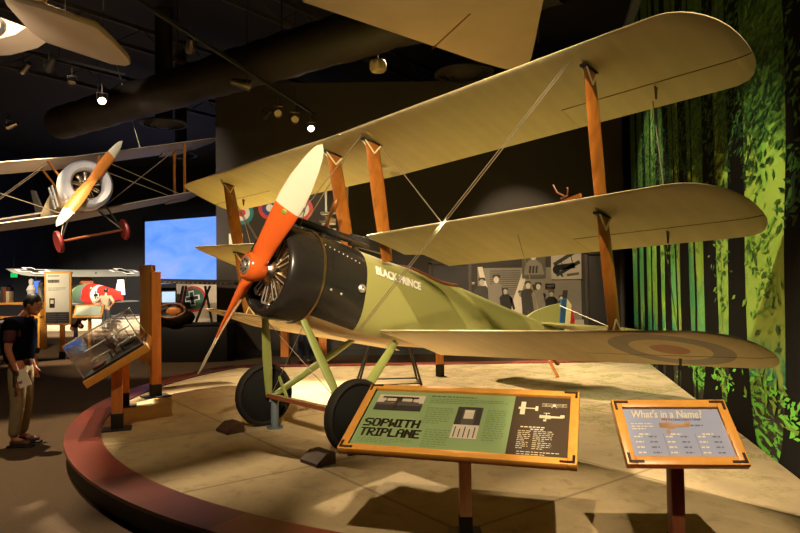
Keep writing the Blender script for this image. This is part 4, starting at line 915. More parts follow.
    if vest:
        Vv = [(s(0, .0, .90), .165*k), (s(0, .02, 1.08), .175*k), (s(0, .03, 1.28), .195*k), (s(0, .02, 1.44), .12*k)]; Ev = [(0, 1), (1, 2), (2, 3)]
        for sx in (-1, 1): sh = s(*arms[sx][0]); b = len(Vv); el = s(*arms[sx][1]); Vv += [(sh+s(sx*.005, .0, .015), .100*k), (sh.lerp(el, .35), .088*k)]; Ev += [(2, b), (b, b+1)]
        skin_mesh('vest', Vv, Ev, vest, t)
    return t
HAIR = mat('black_hair', (.012, .010, .008), .5, 0, .2, 30)
A0 = {-1: ((-.19, .01, 1.39), (-.235, .03, 1.12), (-.225, -.06, .88), (-.22, -.085, .81)), 1: ((.19, .01, 1.39), (.235, .04, 1.12), (.23, -.05, .87), (.225, -.07, .80))}
p1 = person('man in dark blue vest and khaki trousers looking down at the glass case', (-3.31, .61, FZ), math.radians(97), 1.70,
            dict(hair=HAIR, shirt=mat('maroon_shirt', S(70, 26, 24), .8), trousers=mat('khaki_trousers', S(138, 122, 88), .8, 0, .1, 12), shoes=mat('brown_shoes', S(86, 48, 28), .5)), A0, .24, mat('navy_vest', S(13, 16, 27), .9, 0, .2, 10, 0.))
k = 1.70/1.75; pl = V((-3.31, .61, FZ)); Rz = Matrix.Rotation(math.radians(97), 3, 'Z')
mb = MB(); mb.box((-.235, -.13, .80), (.006, .13, .20), Matrix.Rotation(-.35, 3, 'X'), 0); mb.box((-.228, -.125, .80), (.004, .128, .195), Matrix.Rotation(-.42, 3, 'X'), 1)
mb.v = [v*k for v in mb.v]; o = tag(mb.build('brochure', [M['paper'], M['red']], smooth=0), 'white folded brochure held in the right hand of the man in the vest', 'brochure'); o.location = pl; o.rotation_euler = (0, 0, math.radians(97))
mb = MB(); mb.cyl((-.245, -.05, .83), (-.245, -.05, .70), .02, n=12); mb.box((-.245, -.06, .86), (.05, .05, .06), None, 0, .006); mb.v = [v*k for v in mb.v]
o = tag(mb.build('camera', M['enginedark']), 'small dark camera hanging in the hand of the man in vest', 'camera'); o.location = pl; o.rotation_euler = (0, 0, math.radians(97))
mb = MB(); mb.box((.0, .21, 1.24), (.30, .16, .40), None, 0, .05); mb.box((0, .29, 1.16), (.22, .05, .2), None, 0, .02); mb.v = [v*k for v in mb.v]; bp = tag(mb.build('backpack', mat('black_backpack', S(20, 22, 28), .75)), 'dark backpack worn by the man in the blue vest', 'backpack'); bp.location = pl; bp.rotation_euler = (0, 0, math.radians(97))
hips = {sx: ((.19*sx, .01, 1.39), (.40*sx, .10, 1.16), (.19*sx, .0, 1.00), (.14*sx, -.05, .97)) for sx in (-1, 1)}
q = P(106, 330, 17.9); person('visitor in grey brown shirt and black trousers, hands on hips, facing away', (q.x, 17.9, FZ+.0), math.radians(172), 1.72, dict(hair=HAIR, shirt=mat('taupe_shirt', S(122, 104, 82), .8), trousers=mat('black_trousers', S(20, 20, 24), .8), shoes=M['blackmetal'], sleeve=.95), hips)
q = P(309, 366, 8.0); person('visitor in blue jeans standing behind the triplane undercarriage', (q.x, 7.4, FZ), math.radians(160), 1.70, dict(hair=HAIR, shirt=mat('dark_shirt', S(40, 36, 40), .8), trousers=mat('blue_jeans', S(46, 56, 84), .8, 0, .15, 12), shoes=M['blackmetal']), A0)

# ================================================================== aircraft hung and parked in the hall
MUS = mat('cream_fabric', S(196, 176, 140), .5, 0, .06, 3); LAV = mat('pale_fabric', S(190, 176, 160), .5, 0, .06, 3)
def wingmb(mb, half, chord, z0, y0, dih, sides=(1, -1), rake=.35, thick=.05, xin=0., xf_=lambda v: v):
    for sd in sides:
        n = 14; prof = [(0, 0), (.02, .35), (.1, .8), (.3, 1), (.6, .75), (1, .05), (.6, -.05), (.3, -.1), (.08, -.25)]; m_ = len(prof); b = len(mb.v)
        for i in range(n+1):
            u = i/n; x = xin+(half-xin)*u; f = 1.; y_ = y0
            e = max(0, (x-(half-rake*1.6))/(rake*1.6)); ch = chord*(1-.55*e**3); y_ = y0+chord*.05*e**3
            for c, h in prof: mb.v.append(V((sd*x, y_+c*ch, z0+x*dih+h*thick*(1-.6*e**3))))
        for i in range(n):
            for j in range(m_): mb.f.append([b+i*m_+j, b+(i+1)*m_+j, b+(i+1)*m_+(j+1) % m_, b+i*m_+(j+1) % m_]); mb.mi.append(0)
        mb.f.append([b+j for j in range(m_)]); mb.f.append([b+n*m_+j for j in range(m_)]); mb.mi += [0, 0]
# biplane hanging at the left
hz = P(84, 187, 7.4)
hb = thing('hanging_biplane', 'hanging biplane at left with polished round cowl and wood propeller tipped white', 'airplane', hz, (0, math.radians(-9.5), math.radians(43)))
hb.rotation_euler = (Matrix.Rotation(math.radians(43), 3, 'Z') @ Matrix.Rotation(math.radians(-13.5), 3, 'Y') @ Matrix.Rotation(math.radians(-6), 3, 'X')).to_euler()
for nm, z, y, hf in (('upper_wing', .68, -.05, 3.6), ('lower_wing', -.50, .40, 3.4)):
    mb = MB(); wingmb(mb, hf, 1.15, z, y, .03); w = mb.build(nm, LAV, hb)
    for sd in (1, -1):
        mb = MB(); mb.prism([V((sd*2.35, y+.84, z+.055)), V((sd*3.15, y+.84, z+.08)), V((sd*3.0, y+1.22, z+.05)), V((sd*2.4, y+1.24, z+.04))], (0, 0, .03)); mb.build('aileron', LAV, w)
mb = MB(); fs_ = [(-.05, .44), (.4, .42), (1.0, .38), (2.2, .28), (3.4, .14), (4.0, .05)]
b = 0
for y, r in fs_:
    for kk in range(16):
        a = 2*PI*kk/16; c_, s_ = math.cos(a), math.sin(a); n_ = 2 if y < .5 else 3; mb.v.append(V((r*.9*math.copysign(abs(c_)**(2/n_), c_), y, r*math.copysign(abs(s_)**(2/n_), s_))))
for i in range(len(fs_)-1):
    for kk in range(16): mb.f.append([i*16+kk, i*16+(kk+1) % 16, (i+1)*16+(kk+1) % 16, (i+1)*16+kk]); mb.mi.append(0)
mb.f.append(list(range(16))); mb.f.append([80+kk for kk in range(16)]); mb.mi += [0, 0]; hf_ = mb.build('fuselage', MUS, hb)
mb = MB(); mb.box((-.42, .75, .02), (.02, .09, .5)); mb.box((-.42, 1.0, .02), (.02, .09, .5)); mb.box((-.42, .87, .02), (.02, .2, .09)); mb.build('fuselage_letter', M['white'], hf_)
mb = MB(); mb.lathe([(.42, 0), (.54, .0), (.545, -.25), (.52, -.38), (.46, -.44), (.37, -.43), (.32, -.37), (.32, -.2)], (0, .05, 0), (0, 1, 0), 40); hc_ = mb.build('cowling', mat('polished_aluminium', (.82, .82, .84), .28, .45), hb)
mb = MB(); mb.lathe([(0, 0), (.33, 0), (.33, .02), (0, .02)], (0, -.08, 0), (0, 1, 0), 28); mb.build('firewall', M['blackmetal'], hb)
mb = MB(); mb.lathe([(0, -.2), (.1, -.18), (.13, 0), (0, .05)], (0, -.15, 0), (0, 1, 0), 16); he = mb.build('engine', M['nickel'], hb)
for i in range(9):
    a = 2*PI*i/9; d = V((math.cos(a), 0, math.sin(a))); mb = MB(); mb.lathe([(.04, .1), (.055, .14), (.045, .17), (.055, .2), (.045, .23), (.05, .28), (0, .30)], (0, -.16, 0), d, 10); mb.build('cylinder', M['nickel'], he)
hp_ = MB().lathe([(0, -.06), (.09, -.05), (.09, .05), (0, .06)], (0, -.50, 0), (0, 1, 0), 18).build('propeller', M['postwood'], hb)
pa = math.radians(42)
for sg in (1, -1):
    d = V((math.cos(pa), 0, math.sin(pa)))*sg; tg = V((-d.z, 0, d.x)); mb = MB(); N = 14
    for i in range(N+1):
        q = i/N; w = (.07+.075*math.sin(PI*min(1, q*.95+.1)))*(1 if q < .9 else max(.12, 1-((q-.9)/.1)**2)); th_ = .05*(1-q)+.012; cd_ = tg*.85+V((0, -.5, 0)); nd = d.cross(cd_)
        for kk in range(10): an = 2*PI*kk/10; mb.v.append(V((0, -.5, 0))+d*(1.22*q)+cd_*w*math.cos(an)+nd*th_*math.sin(an))
    for i in range(N):
        for kk in range(10): mb.f.append([i*10+kk, i*10+(kk+1) % 10, (i+1)*10+(kk+1) % 10, (i+1)*10+kk]); mb.mi.append(1 if i >= N*.62 else 0)
    mb.f.append([N*10+kk for kk in range(10)]); mb.mi.append(1); mb.build('blade', [M['postwood'], M['propcream']], hp_)
RED = M['strut']
for sd in (1, -1):
    for y0, y1 in ((.1, .55), (.75, 1.2)):
        mb = MB(); mb.bar((sd*2.65, y0+.02, .76), (sd*2.5, y1, -.42), .08, .035, (0, 1, 0)); mb.build('interplane_strut', RED, hb)
    for y in (.1, .7): mb = MB(); mb.bar((sd*.55, y, .70), (sd*.34, y+.1, .26), .06, .03, (0, 1, 0)); mb.build('cabane_strut', RED, hb)
    for y, yy in ((.05, .35), (.75, .35)): mb = MB(); mb.cyl((sd*.3, y, -.34), (sd*.68, yy, -1.05), .02, n=8); mb.build('gear_leg', M['enginedark'], hb)
    for a, b_ in (((.5, .2, .68), (2.5, .7, -.42)), ((2.6, .2, .75), (.42, .5, -.45)), ((.5, .9, .68), (2.5, 1.1, -.42))): mb = MB(); mb.cyl((sd*a[0], a[1], a[2]), (sd*b_[0], b_[1], b_[2]), .010, n=6); mb.build('bracing_wire', M['wire'], hb)
    mb = MB(); mb.lathe([(.0, -.06), (.20, -.03), (.23, -.04), (.25, 0), (.23, .04), (.20, .03), (0, .06)], (sd*.72, .35, -1.05), (1, 0, 0), 28); wl = mb.build('wheel', mat('dark_red_wheel', S(110, 30, 26), .5), hb)
mb = MB(); mb.cyl((-.72, .35, -1.05), (.72, .35, -1.05), .03, n=8); mb.build('axle', M['leather'], hb)
mb = MB(); mb.prism([V((-.02, 3.5, .05)), V((-.02, 3.75, .75)), V((-.02, 4.1, .85)), V((-.02, 4.25, .3)), V((-.02, 4.05, -.1))], (.04, 0, 0)); mb.build('rudder', mat('dark_rudder', S(60, 56, 52), .5), hb)
mb = MB(); mb.prism([V((-1.3, 3.5, .1)), V((1.3, 3.5, .1)), V((1.1, 4.1, .1)), V((-1.1, 4.1, .1))], (0, 0, .035)); mb.build('tailplane', LAV, hb)
for sd in (-1.6, 1.6): mb = MB(); mb.cyl((sd, .3, .75), (sd-.5*0, .3, 3.6), .006, n=6); mb.build('suspension_cable', M['wire'], hb)

# wing of an aircraft hanging top centre, and another at top left
def hang_wing(name, label, pts, z, thick, m, tipfn=None):
    """pts: outline points given as world (x, y); z height"""
    t = thing(name, label, 'airplane', (pts[0][0], pts[0][1], z)); o0 = t.location
    poly = [V((x-o0.x, y-o0.y, 0)) for x, y in pts]; cx = sum((p for p in poly), V((0, 0, 0)))/len(poly)
    n = len(poly); mb = MB(); rings = [(1., 0), (.985, -thick*.5), (.9, -thick*.62), (.9, thick*.9), (.985, thick*.6)]
    for s_, dz in rings: mb.v += [cx+(p-cx)*s_+V((0, 0, dz)) for p in poly]
    def qq(a, b_):
        for i in range(n): mb.f.append([a*n+i, a*n+(i+1) % n, b_*n+(i+1) % n, b_*n+i]); mb.mi.append(0)
    qq(0, 1); qq(1, 2); qq(0, 4); qq(4, 3); mb.f.append([2*n+i for i in range(n)]); mb.f.append([3*n+i for i in range(n)]); mb.mi += [0, 0]
    mb.build('wing', m, t); return t
def at_z(px, py, z): g = G(px, py, z); return (g.x, g.y)
t = NT('hung_wing_fabric'); x, y, z = t.xyz(); n = t.noise(1.5, 3); M['hung'] = t.fin(t.mix(n, S(168, 146, 122), S(190, 166, 140)), .6, 0, .2)
pz = 4.7
pp = [at_z(*q, pz) for q in ((300, -3), (370, 21), (440, 45), (480, 59), (505, 66), (520, 68), (528, 64), (532, 54), (536, 36), (544, -4))]
a = V(pp[0]); b_ = V(pp[-1]); pp += [(b_.x+.15, b_.y-1.6), (a.x+.9, a.y-1.6)]
ta = hang_wing('hanging_airplane', 'broad pale wing of an aircraft hanging overhead at top centre', pp, pz, .10, M['hung'])
mb = MB(); o0 = ta.location; g1 = V((*at_z(432, 44, pz), pz))-o0; g2 = V((*at_z(470, 8, pz), pz))-o0; mb.bar(g1+V((0, 0, -.065)), g2+V((0, 0, -.065)), .02, .01); mb.build('aileron_gap', M['leather'], ta)
for q in (pp[2], pp[7]): mb = MB(); mb.cyl(V((q[0]-.0, q[1]-.4, pz))-o0, V((q[0], q[1]-.4, 8.1))-o0, .006, n=6); mb.build('suspension_cable', M['wire'], ta)
pz = 5.2
pp = [at_z(*q, pz) for q in ((2, -6), (40, 5), (97, 25), (112, 39), (128, 56), (131, 62), (126, 64), (112, 62), (46, 40), (30, 29), (6, 2))]
tb = hang_wing('hanging_airplane', 'pale wing tip of an aircraft hanging at the top left corner', pp, pz, .08, M['hung'])
o0 = tb.location; mb = MB(); g1 = V((*at_z(38, 8, pz), pz))-o0; mb.bar(g1, g1+V((.25, .0, 1.2)), .16, .05, (1, 0, 0)); mb.build('strut', M['hung'], tb)
g0 = V((*at_z(8, 26, pz), pz))-o0; mb = MB(); mb.prism([g0+V((-1.2, 0, .1)), g0+V((-.1, 0, .12)), g0+V((.25, 0, -.02)), g0+V((.1, 0, -.12)), g0+V((-.3, 0, -.22)), g0+V((-1.2, 0, -.25))], (.02, .5, 0)); mb.build('fuselage', M['hung'], tb)
mb = MB(); mb.lathe([(.10, -.03), (.14, 0), (.10, .03)], g0+V((-.15, -.05, -.02)), (0, 1, 0), 20, closed=True); mb.build('wheel', M['tyre'], tb)
for s_ in (.3, .8): mb = MB(); mb.cyl(g1+V((s_, .1, 0)), g1+V((s_, .1, 2.9)), .006, n=6); mb.build('suspension_cable', M['wire'], tb)

# parked aircraft with crosses at the far left
q = P(74, 296, 20.6)
ga = thing('parked_fighter', 'parked green silver and red aircraft with crosses on the wing at far left', 'airplane', (q.x, 20.6, .25), (0, 0, math.radians(-128)))
SILV = mat('silver_grey_metal', S(170, 168, 150), .35, .5, .1, 2); t = NT('camouflage_red_white'); x, y, z = t.xyz(); n = t.noise(1.3, 2, None, .5)
yy = t.math('ADD', y, t.math('MULTIPLY', t.math('SUBTRACT', n, .5), 1.4)); c = t.ramp(t.math('DIVIDE', t.math('ADD', yy, .3), 4.), [(.0, S(196, 188, 160)), (.22, S(150, 150, 120)), (.30, S(86, 112, 84)), (.40, S(92, 104, 96)), (.46, S(198, 40, 30)), (.60, S(206, 48, 36)), (.62, S(226, 214, 196)), (.72, S(220, 208, 190)), (.73, S(190, 40, 32))], 'CONSTANT'); M['camo'] = t.fin(c, .45)
fs_ = [(-.35, .30, .33), (-.2, .42, .46), (.4, .46, .52), (1.3, .44, .56), (2.2, .36, .46), (3.0, .24, .34), (4.0, .06, .2)]; mb = MB()
for y, w, h_ in fs_:
    for kk in range(20): a = 2*PI*kk/20; mb.v.append(V((w*math.cos(a), y, .95+h_*math.sin(a)*(1 if math.sin(a) > 0 else .9))))
for i in range(len(fs_)-1):
    for kk in range(20): mb.f.append([i*20+kk, i*20+(kk+1) % 20, (i+1)*20+(kk+1) % 20, (i+1)*20+kk]); mb.mi.append(0)
mb.f.append(list(range(20))); mb.f.append([(len(fs_)-1)*20+kk for kk in range(20)]); mb.mi += [0, 0]; gf = mb.build('fuselage', M['camo'], ga)
WGM = mat('camouflage_wing', S(118, 116, 108), .5, 0, .3, 1.2); mb = MB(); wingmb(mb, 2.7, 1.4, 1.95, .0, .015); gw = mb.build('upper_wing', WGM, ga); pv = Matrix.Translation((0, .5, 1.95)); gw.matrix_local = pv @ Matrix.Rotation(math.radians(-13), 4, 'X') @ pv.inverted()
mb = MB(); wingmb(mb, 2.5, 1.2, .62, .3, .02); mb.build('lower_wing', WGM, ga)
def cross(par, o, ux, uy, s_, nrm):
    for nm, g_, mm in (('cross_border', 1.25, M['white']), ('cross', 1., M['blackmetal'])):
        mb = MB(); e = nrm*(.004 if nm == 'cross' else .0)
        for A_, B_ in ((ux, uy), (uy, ux)):
            l = s_*g_; w = s_*(.28 if nm == 'cross' else .42); mb.prism([o+e+A_*l+B_*w, o+e+A_*l-B_*w, o+e-A_*l-B_*w, o+e-A_*l+B_*w], nrm*.004)
        mb.build(nm, mm, par)
for sd in (1, -1):
    cross(gw, V((sd*1.9, .6, 1.985)), V((1, 0, 0)), V((0, 1, 0)), .48, V((0, 0, -1))); cross(gw, V((sd*1.9, .6, 2.045)), V((1, 0, 0)), V((0, 1, 0)), .48, V((0, 0, 1)))
for sd in (1, -1): cross(gf, V((sd*.335, 2.6, 1.0)), V((0, 1, 0)), V((0, 0, 1)), .17, V((sd, 0, .0)))
for sd in (1, -1):
    for (x0, z0, x1, z1) in ((.5, 1.95, .3, 1.4), (1.9, 1.98, 1.8, .7)):
        mb = MB(); mb.cyl((sd*x0, .25, z0), (sd*x1, .4, z1), .025, n=8); mb.cyl((sd*x0, .95, z0), (sd*x1, .4, z1), .025, n=8); mb.build('interplane_strut', M['enginedark'], ga)
    mb = MB(); mb.cyl((sd*.3, .2, .6), (sd*.8, .3, .38), .025, n=8); mb.build('gear_leg', M['enginedark'], ga)
    mb = MB(); mb.lathe([(0, -.05), (.3, -.03), (.36, 0), (.3, .03), (0, .05)], (sd*.85, .3, .38), (1, 0, 0), 24); mb.build('wheel', M['tyre'], ga)
mb = MB(); mb.prism([V((-.02, 3.5, 1.05)), V((-.02, 3.7, 1.6)), V((-.02, 4.1, 1.6)), V((-.02, 4.2, 1.0))], (.04, 0, 0)); mb.build('rudder', M['white'], ga)
mb = MB(); mb.bar((-.05, -.42, 1.9), (.05, -.42, .1), .16, .05, (1, 0, 0)); mb.build('propeller', M['frame'], ga)
mb = MB(); mb.lathe([(.0, -.14), (.10, -.1), (.2, .0), (.0, .02)], (0, -.36, .97), (0, 1, 0), 20); mb.build('spinner', SILV, ga)
mb = MB(); mb.cyl((.0, 1.05, 1.5), (.0, 1.15, 1.58), .26, n=16); mb.build('cockpit_coaming', M['leather'], ga)
mb = MB(); mb.box((q.x+2.2, 21.2, .03), (8.5, 4.9, .42), None, 0, .02); tag(mb.build('display_plinth', mat('pale_plinth', S(190, 176, 150), .7)), 'low pale display plinth under the parked red and green aircraft', 'plinth')
# ================================================================== left part of the hall
a = P(145, 228, 26.6); b_ = P(219.5, 216, 24.3); c_ = P(145, 286, 26.6); d_ = P(219.5, 281, 24.3)
t = NT('blue_projection'); x, y, z = t.xyz(); n = t.noise(.8, 4, t.scale((.6, .6, 1.5)), .6, .5); e = t.ramp(n, [(.3, S(84, 136, 240)), (.5, S(104, 152, 250)), (.72, S(136, 160, 255))]); t.lk(e, t.b.inputs['Emission Color']); t.b.inputs['Emission Strength'].default_value = 1.; M['screen'] = t.fin((.02, .03, .05), .5)
s_ = thing('projection_screen', 'large glowing blue projection screen beyond the left end of the wall', 'screen', ((a.x+b_.x)/2, (a.y+b_.y)/2, (a.z+c_.z)/2)); o0 = s_.location
nn = V((b_.y-a.y, -(b_.x-a.x), 0)).normalized()
if nn.y > 0: nn = -nn
zt = (a.z+b_.z)/2; zb = (c_.z+d_.z)/2
mb = MB(); mb.prism([V((a.x, a.y, zb))-o0, V((b_.x, b_.y, zb))-o0, V((b_.x, b_.y, b_.z))-o0, V((a.x, a.y, b_.z))-o0], -nn*.05); mb.build('image', M['screen'], s_, smooth=0)
mb = MB(); A_ = V((a.x, a.y, 0)); B_ = V((b_.x, b_.y, 0)); dd = (B_-A_).normalized()
mb.prism([A_-dd*.25+V((0, 0, zb-.2))-o0, B_+dd*.3+V((0, 0, zb-.2))-o0, B_+dd*.3+V((0, 0, b_.z+.3))-o0, A_-dd*.25+V((0, 0, b_.z+.3))-o0], -nn*.04); fr_ = mb.build('surround', M['blackmetal'], s_, smooth=0); fr_.location = -nn*.055
for A2 in (A_+dd*.3, B_-dd*.3): mb = MB(); mb.box(V((A2.x, A2.y, 0))-V((o0.x, o0.y, o0.z))-nn*.3+V((0, 0, (FZ+zb)/2)), (.2, .2, zb-FZ+.3)); mb.build('support', M['blackmetal'], s_)
# dark two-seat aircraft with its open cockpit in front of the screen
q = P(185, 330, 8.6)
da = thing('dark_airplane', 'dark aircraft with slim upper wing and open cockpit in front of blue screen', 'airplane', (q.x, 8.4, .72), (0, 0, 0)); o0 = da.location
w0 = P(150, 283, 8.4)-o0; w1 = P(238, 285, 8.4)-o0
mb = MB(); mb.prism([w0+V((0, -.35, 0)), w1+V((0, -.35, 0)), w1+V((.2, .4, .05)), w0+V((-.2, .4, .05))], (0, 0, .06)); uw = mb.build('upper_wing', mat('dark_doped_wing', S(58, 50, 40), .5), da)
n_ = 14
for i in range(n_): c = w0.lerp(w1, .24+.72*i/n_)+V((0, -.37, .03)); mb = MB(); mb.box(c, (.05, .02, .025)); mb.build('lit_edge_dot', M['brass'], uw)  # brass dots stand in for the lit points along the wing edge
for px0, px1 in ((183, 176), (186, 181), (210, 196), (205, 212)):
    mb = MB(); mb.cyl(P(px0, 286, 8.4)-o0, P(px1, 322, 8.4)-o0, .03, n=8); mb.build('strut', M['blackmetal'], da)
mb = MB(); c = P(176, 322, 8.3)-o0; c.z = .13; mb.ell(c+V((-.05, .1, -.02)), (.44, .5, .24), None, 24, 14); mb.build('fuselage', mat('dark_brown_fuselage', S(44, 34, 26), .45), da)
mb = MB(); pts = [c+V((.32*math.cos(a_), -.30+.12*math.sin(a_), .16+.16*math.sin(a_))) for a_ in [2*PI*i/24 for i in range(24)]]; mb.tube(pts+pts[:2], .035, 8, caps=False); mb.build('cockpit_coaming', M['leather'], da)
mb = MB(); mb.ell(c+V((.05, -.28, .14)), (.18, .08, .12)); mb.build('seat', M['postwood'], da)
mb = MB(); q = P(196, 357, 8.55); mb.box((q.x, 8.5, .24), (1.75, .9, .84), None, 0, .01); mb.box((q.x, 8.5, .675), (1.8, .95, .03), None, 0, .005); tag(mb.build('display_plinth', mat('black_plinth', S(22, 20, 18), .5)), 'black box plinth under the dark aircraft with open cockpit', 'plinth')
# made-up panel standing in for an aircraft part with cross, and monitor
q = P(192, 299, 11.0); fp = thing('aircraft_stand_in', 'pale panel standing in for an aircraft part, with black cross beside green and red disc below the screen', 'panel', (q.x, 11.0, FZ)); zc = q.z-FZ
mb = MB(); mb.box((.15, 0, (zc+.45)/2), (1.15, .05, zc+.45), None, 0); mb.build('sheet', mat('pale_sheet', S(214, 196, 170), .6), fp)
MB().lathe([(0, 0), (.36, 0), (.36, .012), (0, .012)], (.05, -.026, zc), (0, -1, 0), 32).build('red_ring', M['red'], fp); MB().lathe([(0, 0), (.30, 0), (.30, .018), (0, .018)], (.05, -.026, zc), (0, -1, 0), 32).build('green_disc', mat('dark_green', S(40, 92, 60), .5), fp)
cross(fp, V((.02, -.048, zc+.02)), V((1, 0, .15)).normalized(), V((-.15, 0, 1)).normalized(), .17, V((0, -1, 0)))
q = P(169, 297, 10.6); mn = thing('monitor', 'bright flat monitor on a stand below the blue projection screen', 'monitor', (q.x, 10.6, FZ)); zc = q.z-FZ
mb = MB(); mb.box((0, 0, zc), (.42, .05, .36), None, 0, .006); mb.build('casing', M['blackmetal'], mn); mb = MB(); mb.box((0, -.028, zc), (.36, .01, .29)); mb.build('screen', emis('monitor_glow', S(190, 215, 235), .9), mn); mb = MB(); mb.cyl((0, .03, .02), (0, .03, zc-.1), .035, n=10); mb.box((0, .03, .02), (.4, .3, .04)); mb.build('stand', M['blackmetal'], mn)
q = P(36, 287, 13.5); mn = thing('monitor', 'small blue glowing monitor on the far left behind the man', 'monitor', (q.x, 13.5, FZ)); zc = q.z-FZ
mb = MB(); mb.box((0, 0, zc), (.36, .05, .46), None, 0, .006); mb.build('casing', M['blackmetal'], mn); mb = MB(); mb.box((0, -.028, zc), (.28, .01, .38)); mb.build('screen', emis('monitor_blue', S(90, 130, 255), 1.), mn); mb = MB(); mb.cyl((0, .03, .02), (0, .03, zc-.1), .035, n=10); mb.box((0, .03, .02), (.4, .3, .04)); mb.build('stand', M['blackmetal'], mn)
q = P(14, 275, 20.5); mb = MB(); mb.box((0, 0, 0), (.30, .05, .22), None, 0, .01); ex = mb.build('exit_sign', emis('exit_green', S(40, 230, 110), .5)); q = P(14, 275, 22.5); ex.location = q; MB().cyl((0, 0, .1), (0, 0, 8.14-q.z), .012, n=6).build('rod', M['blackmetal'], ex); tag(ex, 'small green glowing sign on the far dark wall at left', 'sign')
# shelves with books, bench, clutter on far left
q = P(12, 306, 11.5); sh = thing('wall_shelf', 'long light wooden shelf unit with two boards at the far left', 'shelf', (q.x-.1, 11.5, FZ)); zs = [q.z-FZ+.07, q.z-FZ-.32]
for z in zs: mb = MB(); mb.box((0, 0, z), (2.0, .4, .06), None, 0, .005); mb.build('shelf_board', M['frame'], sh)
for x in (-.95, .6, .97): mb = MB(); mb.box((x, 0, zs[0]/2), (.06, .38, zs[0]), None, 0, .004); mb.build('upright', M['frame'], sh)
rn = random.Random(4); bk = [S(200, 186, 150), S(120, 60, 40), S(60, 60, 70), S(178, 150, 96), S(90, 90, 60)]
x = q.x-.75
bn = ['cream', 'rust red', 'charcoal', 'tan', 'olive']; pos_w = ['first', 'second', 'third', 'fourth', 'fifth', 'sixth', 'seventh', 'eighth', 'ninth', 'tenth']
for i in range(10):
    w = rn.uniform(.05, .09); h_ = rn.uniform(.28, .46); ci = (0, 3, 1, 2, 0, 3, 4, 2, 1, 0)[i]
    mb = MB(); mb.box((x+w/2, 11.46, FZ+zs[0]+.031+h_/2), (w, .22, h_), None, 0, .003); mb.box((x+w/2, 11.46, FZ+zs[0]+.031+h_/2+.002), (w*.8, .2, h_), None, 1)
    tag(mb.build('book', [mat('book_%s' % bn[ci].replace(' ', '_'), bk[ci], .6), M['paper']]), '%s upright book, %s from the left on the shelf' % (bn[ci], pos_w[i]), 'book', 'books on the top shelf'); x += w+.006
x = q.x+.55
mb = MB(); cz = FZ+zs[0]+.03; mb.lathe([(.10, 0), (.12, .05), (.09, .25), (.13, .36), (.08, .46), (.05, .50), (.07, .56), (.06, .64), (0, .68)], (x, 11.5, cz), (0, 0, 1), 18); tag(mb.build('figurine', M['white']), 'pale bust-like figurine at the right end of the shelf', 'figurine')
mb = MB(); mb.lathe([(.07, 0), (.09, .1), (.06, .3), (.09, .42), (.05, .48), (.06, .54), (0, .6)], (x+.26, 11.5, cz), (0, 0, 1), 18); tag(mb.build('figurine', SILV), 'narrow grey figurine beside the pale bust on the shelf', 'figurine')
q = P(4, 370, 6.0); bn_ = thing('bench', 'dark seat bench with light wooden base at the left edge', 'bench', (q.x-.6, 6.4, FZ)); mb = MB(); mb.box((0, 0, .46), (1.9, .5, .12), None, 0, .03); mb.build('seat', M['blackmetal'], bn_)
for x in (-.8, .86): mb = MB(); mb.box((x, 0, .2), (.1, .44, .4), None, 0, .004); mb.build('leg', M['frame'], bn_)
# low sign in front of the parked aircraft, and a strut rack
q = P(94, 311, 12.2); ls = thing('panel_sign', 'small pale tilted sign in light frame below the parked aircraft', 'sign', (q.x, 11.9, FZ)); mb = MB(); mb.box((0, 0, q.z-FZ), (.85, .06, .42), Matrix.Rotation(-.5, 3, 'X'), 0, .005); mb.build('frame', M['frame'], ls); mb = MB(); mb.box((0, -.035, q.z-FZ+.02), (.72, .02, .30), Matrix.Rotation(-.5, 3, 'X')); mb.build('panel', mat('pale_green_panel', S(190, 206, 190), .5), ls); mb = MB(); mb.box((0, .04, (q.z-FZ)/2), (.08, .08, q.z-FZ)); mb.build('post', M['frame'], ls)
# rotary engine on show behind the panel sign
q = P(80, 318, 12.6); en = thing('display_engine', 'brown and steel rotary engine on a stand behind the cream panel', 'engine', (q.x, 12.3, FZ)); zc = q.z-FZ
MB().lathe([(0, -.2), (.16, -.18), (.18, .1), (0, .15)], (0, 0, zc), (0, 1, 0), 18).build('crankcase', M['enginedark'], en)
for i in range(7): a_ = 2*PI*i/7; MB().lathe([(.05, .15), (.08, .2), (.07, .24), (.08, .28), (.07, .34), (0, .38)], (0, 0, zc), (math.cos(a_), 0, math.sin(a_)), 10).build('cylinder', M['leather'], en)
mb = MB(); mb.cyl((0, .05, 0), (0, .05, zc), .06, n=10); mb.box((0, .05, .03), (.6, .5, .06)); mb.build('stand', M['blackmetal'], en)
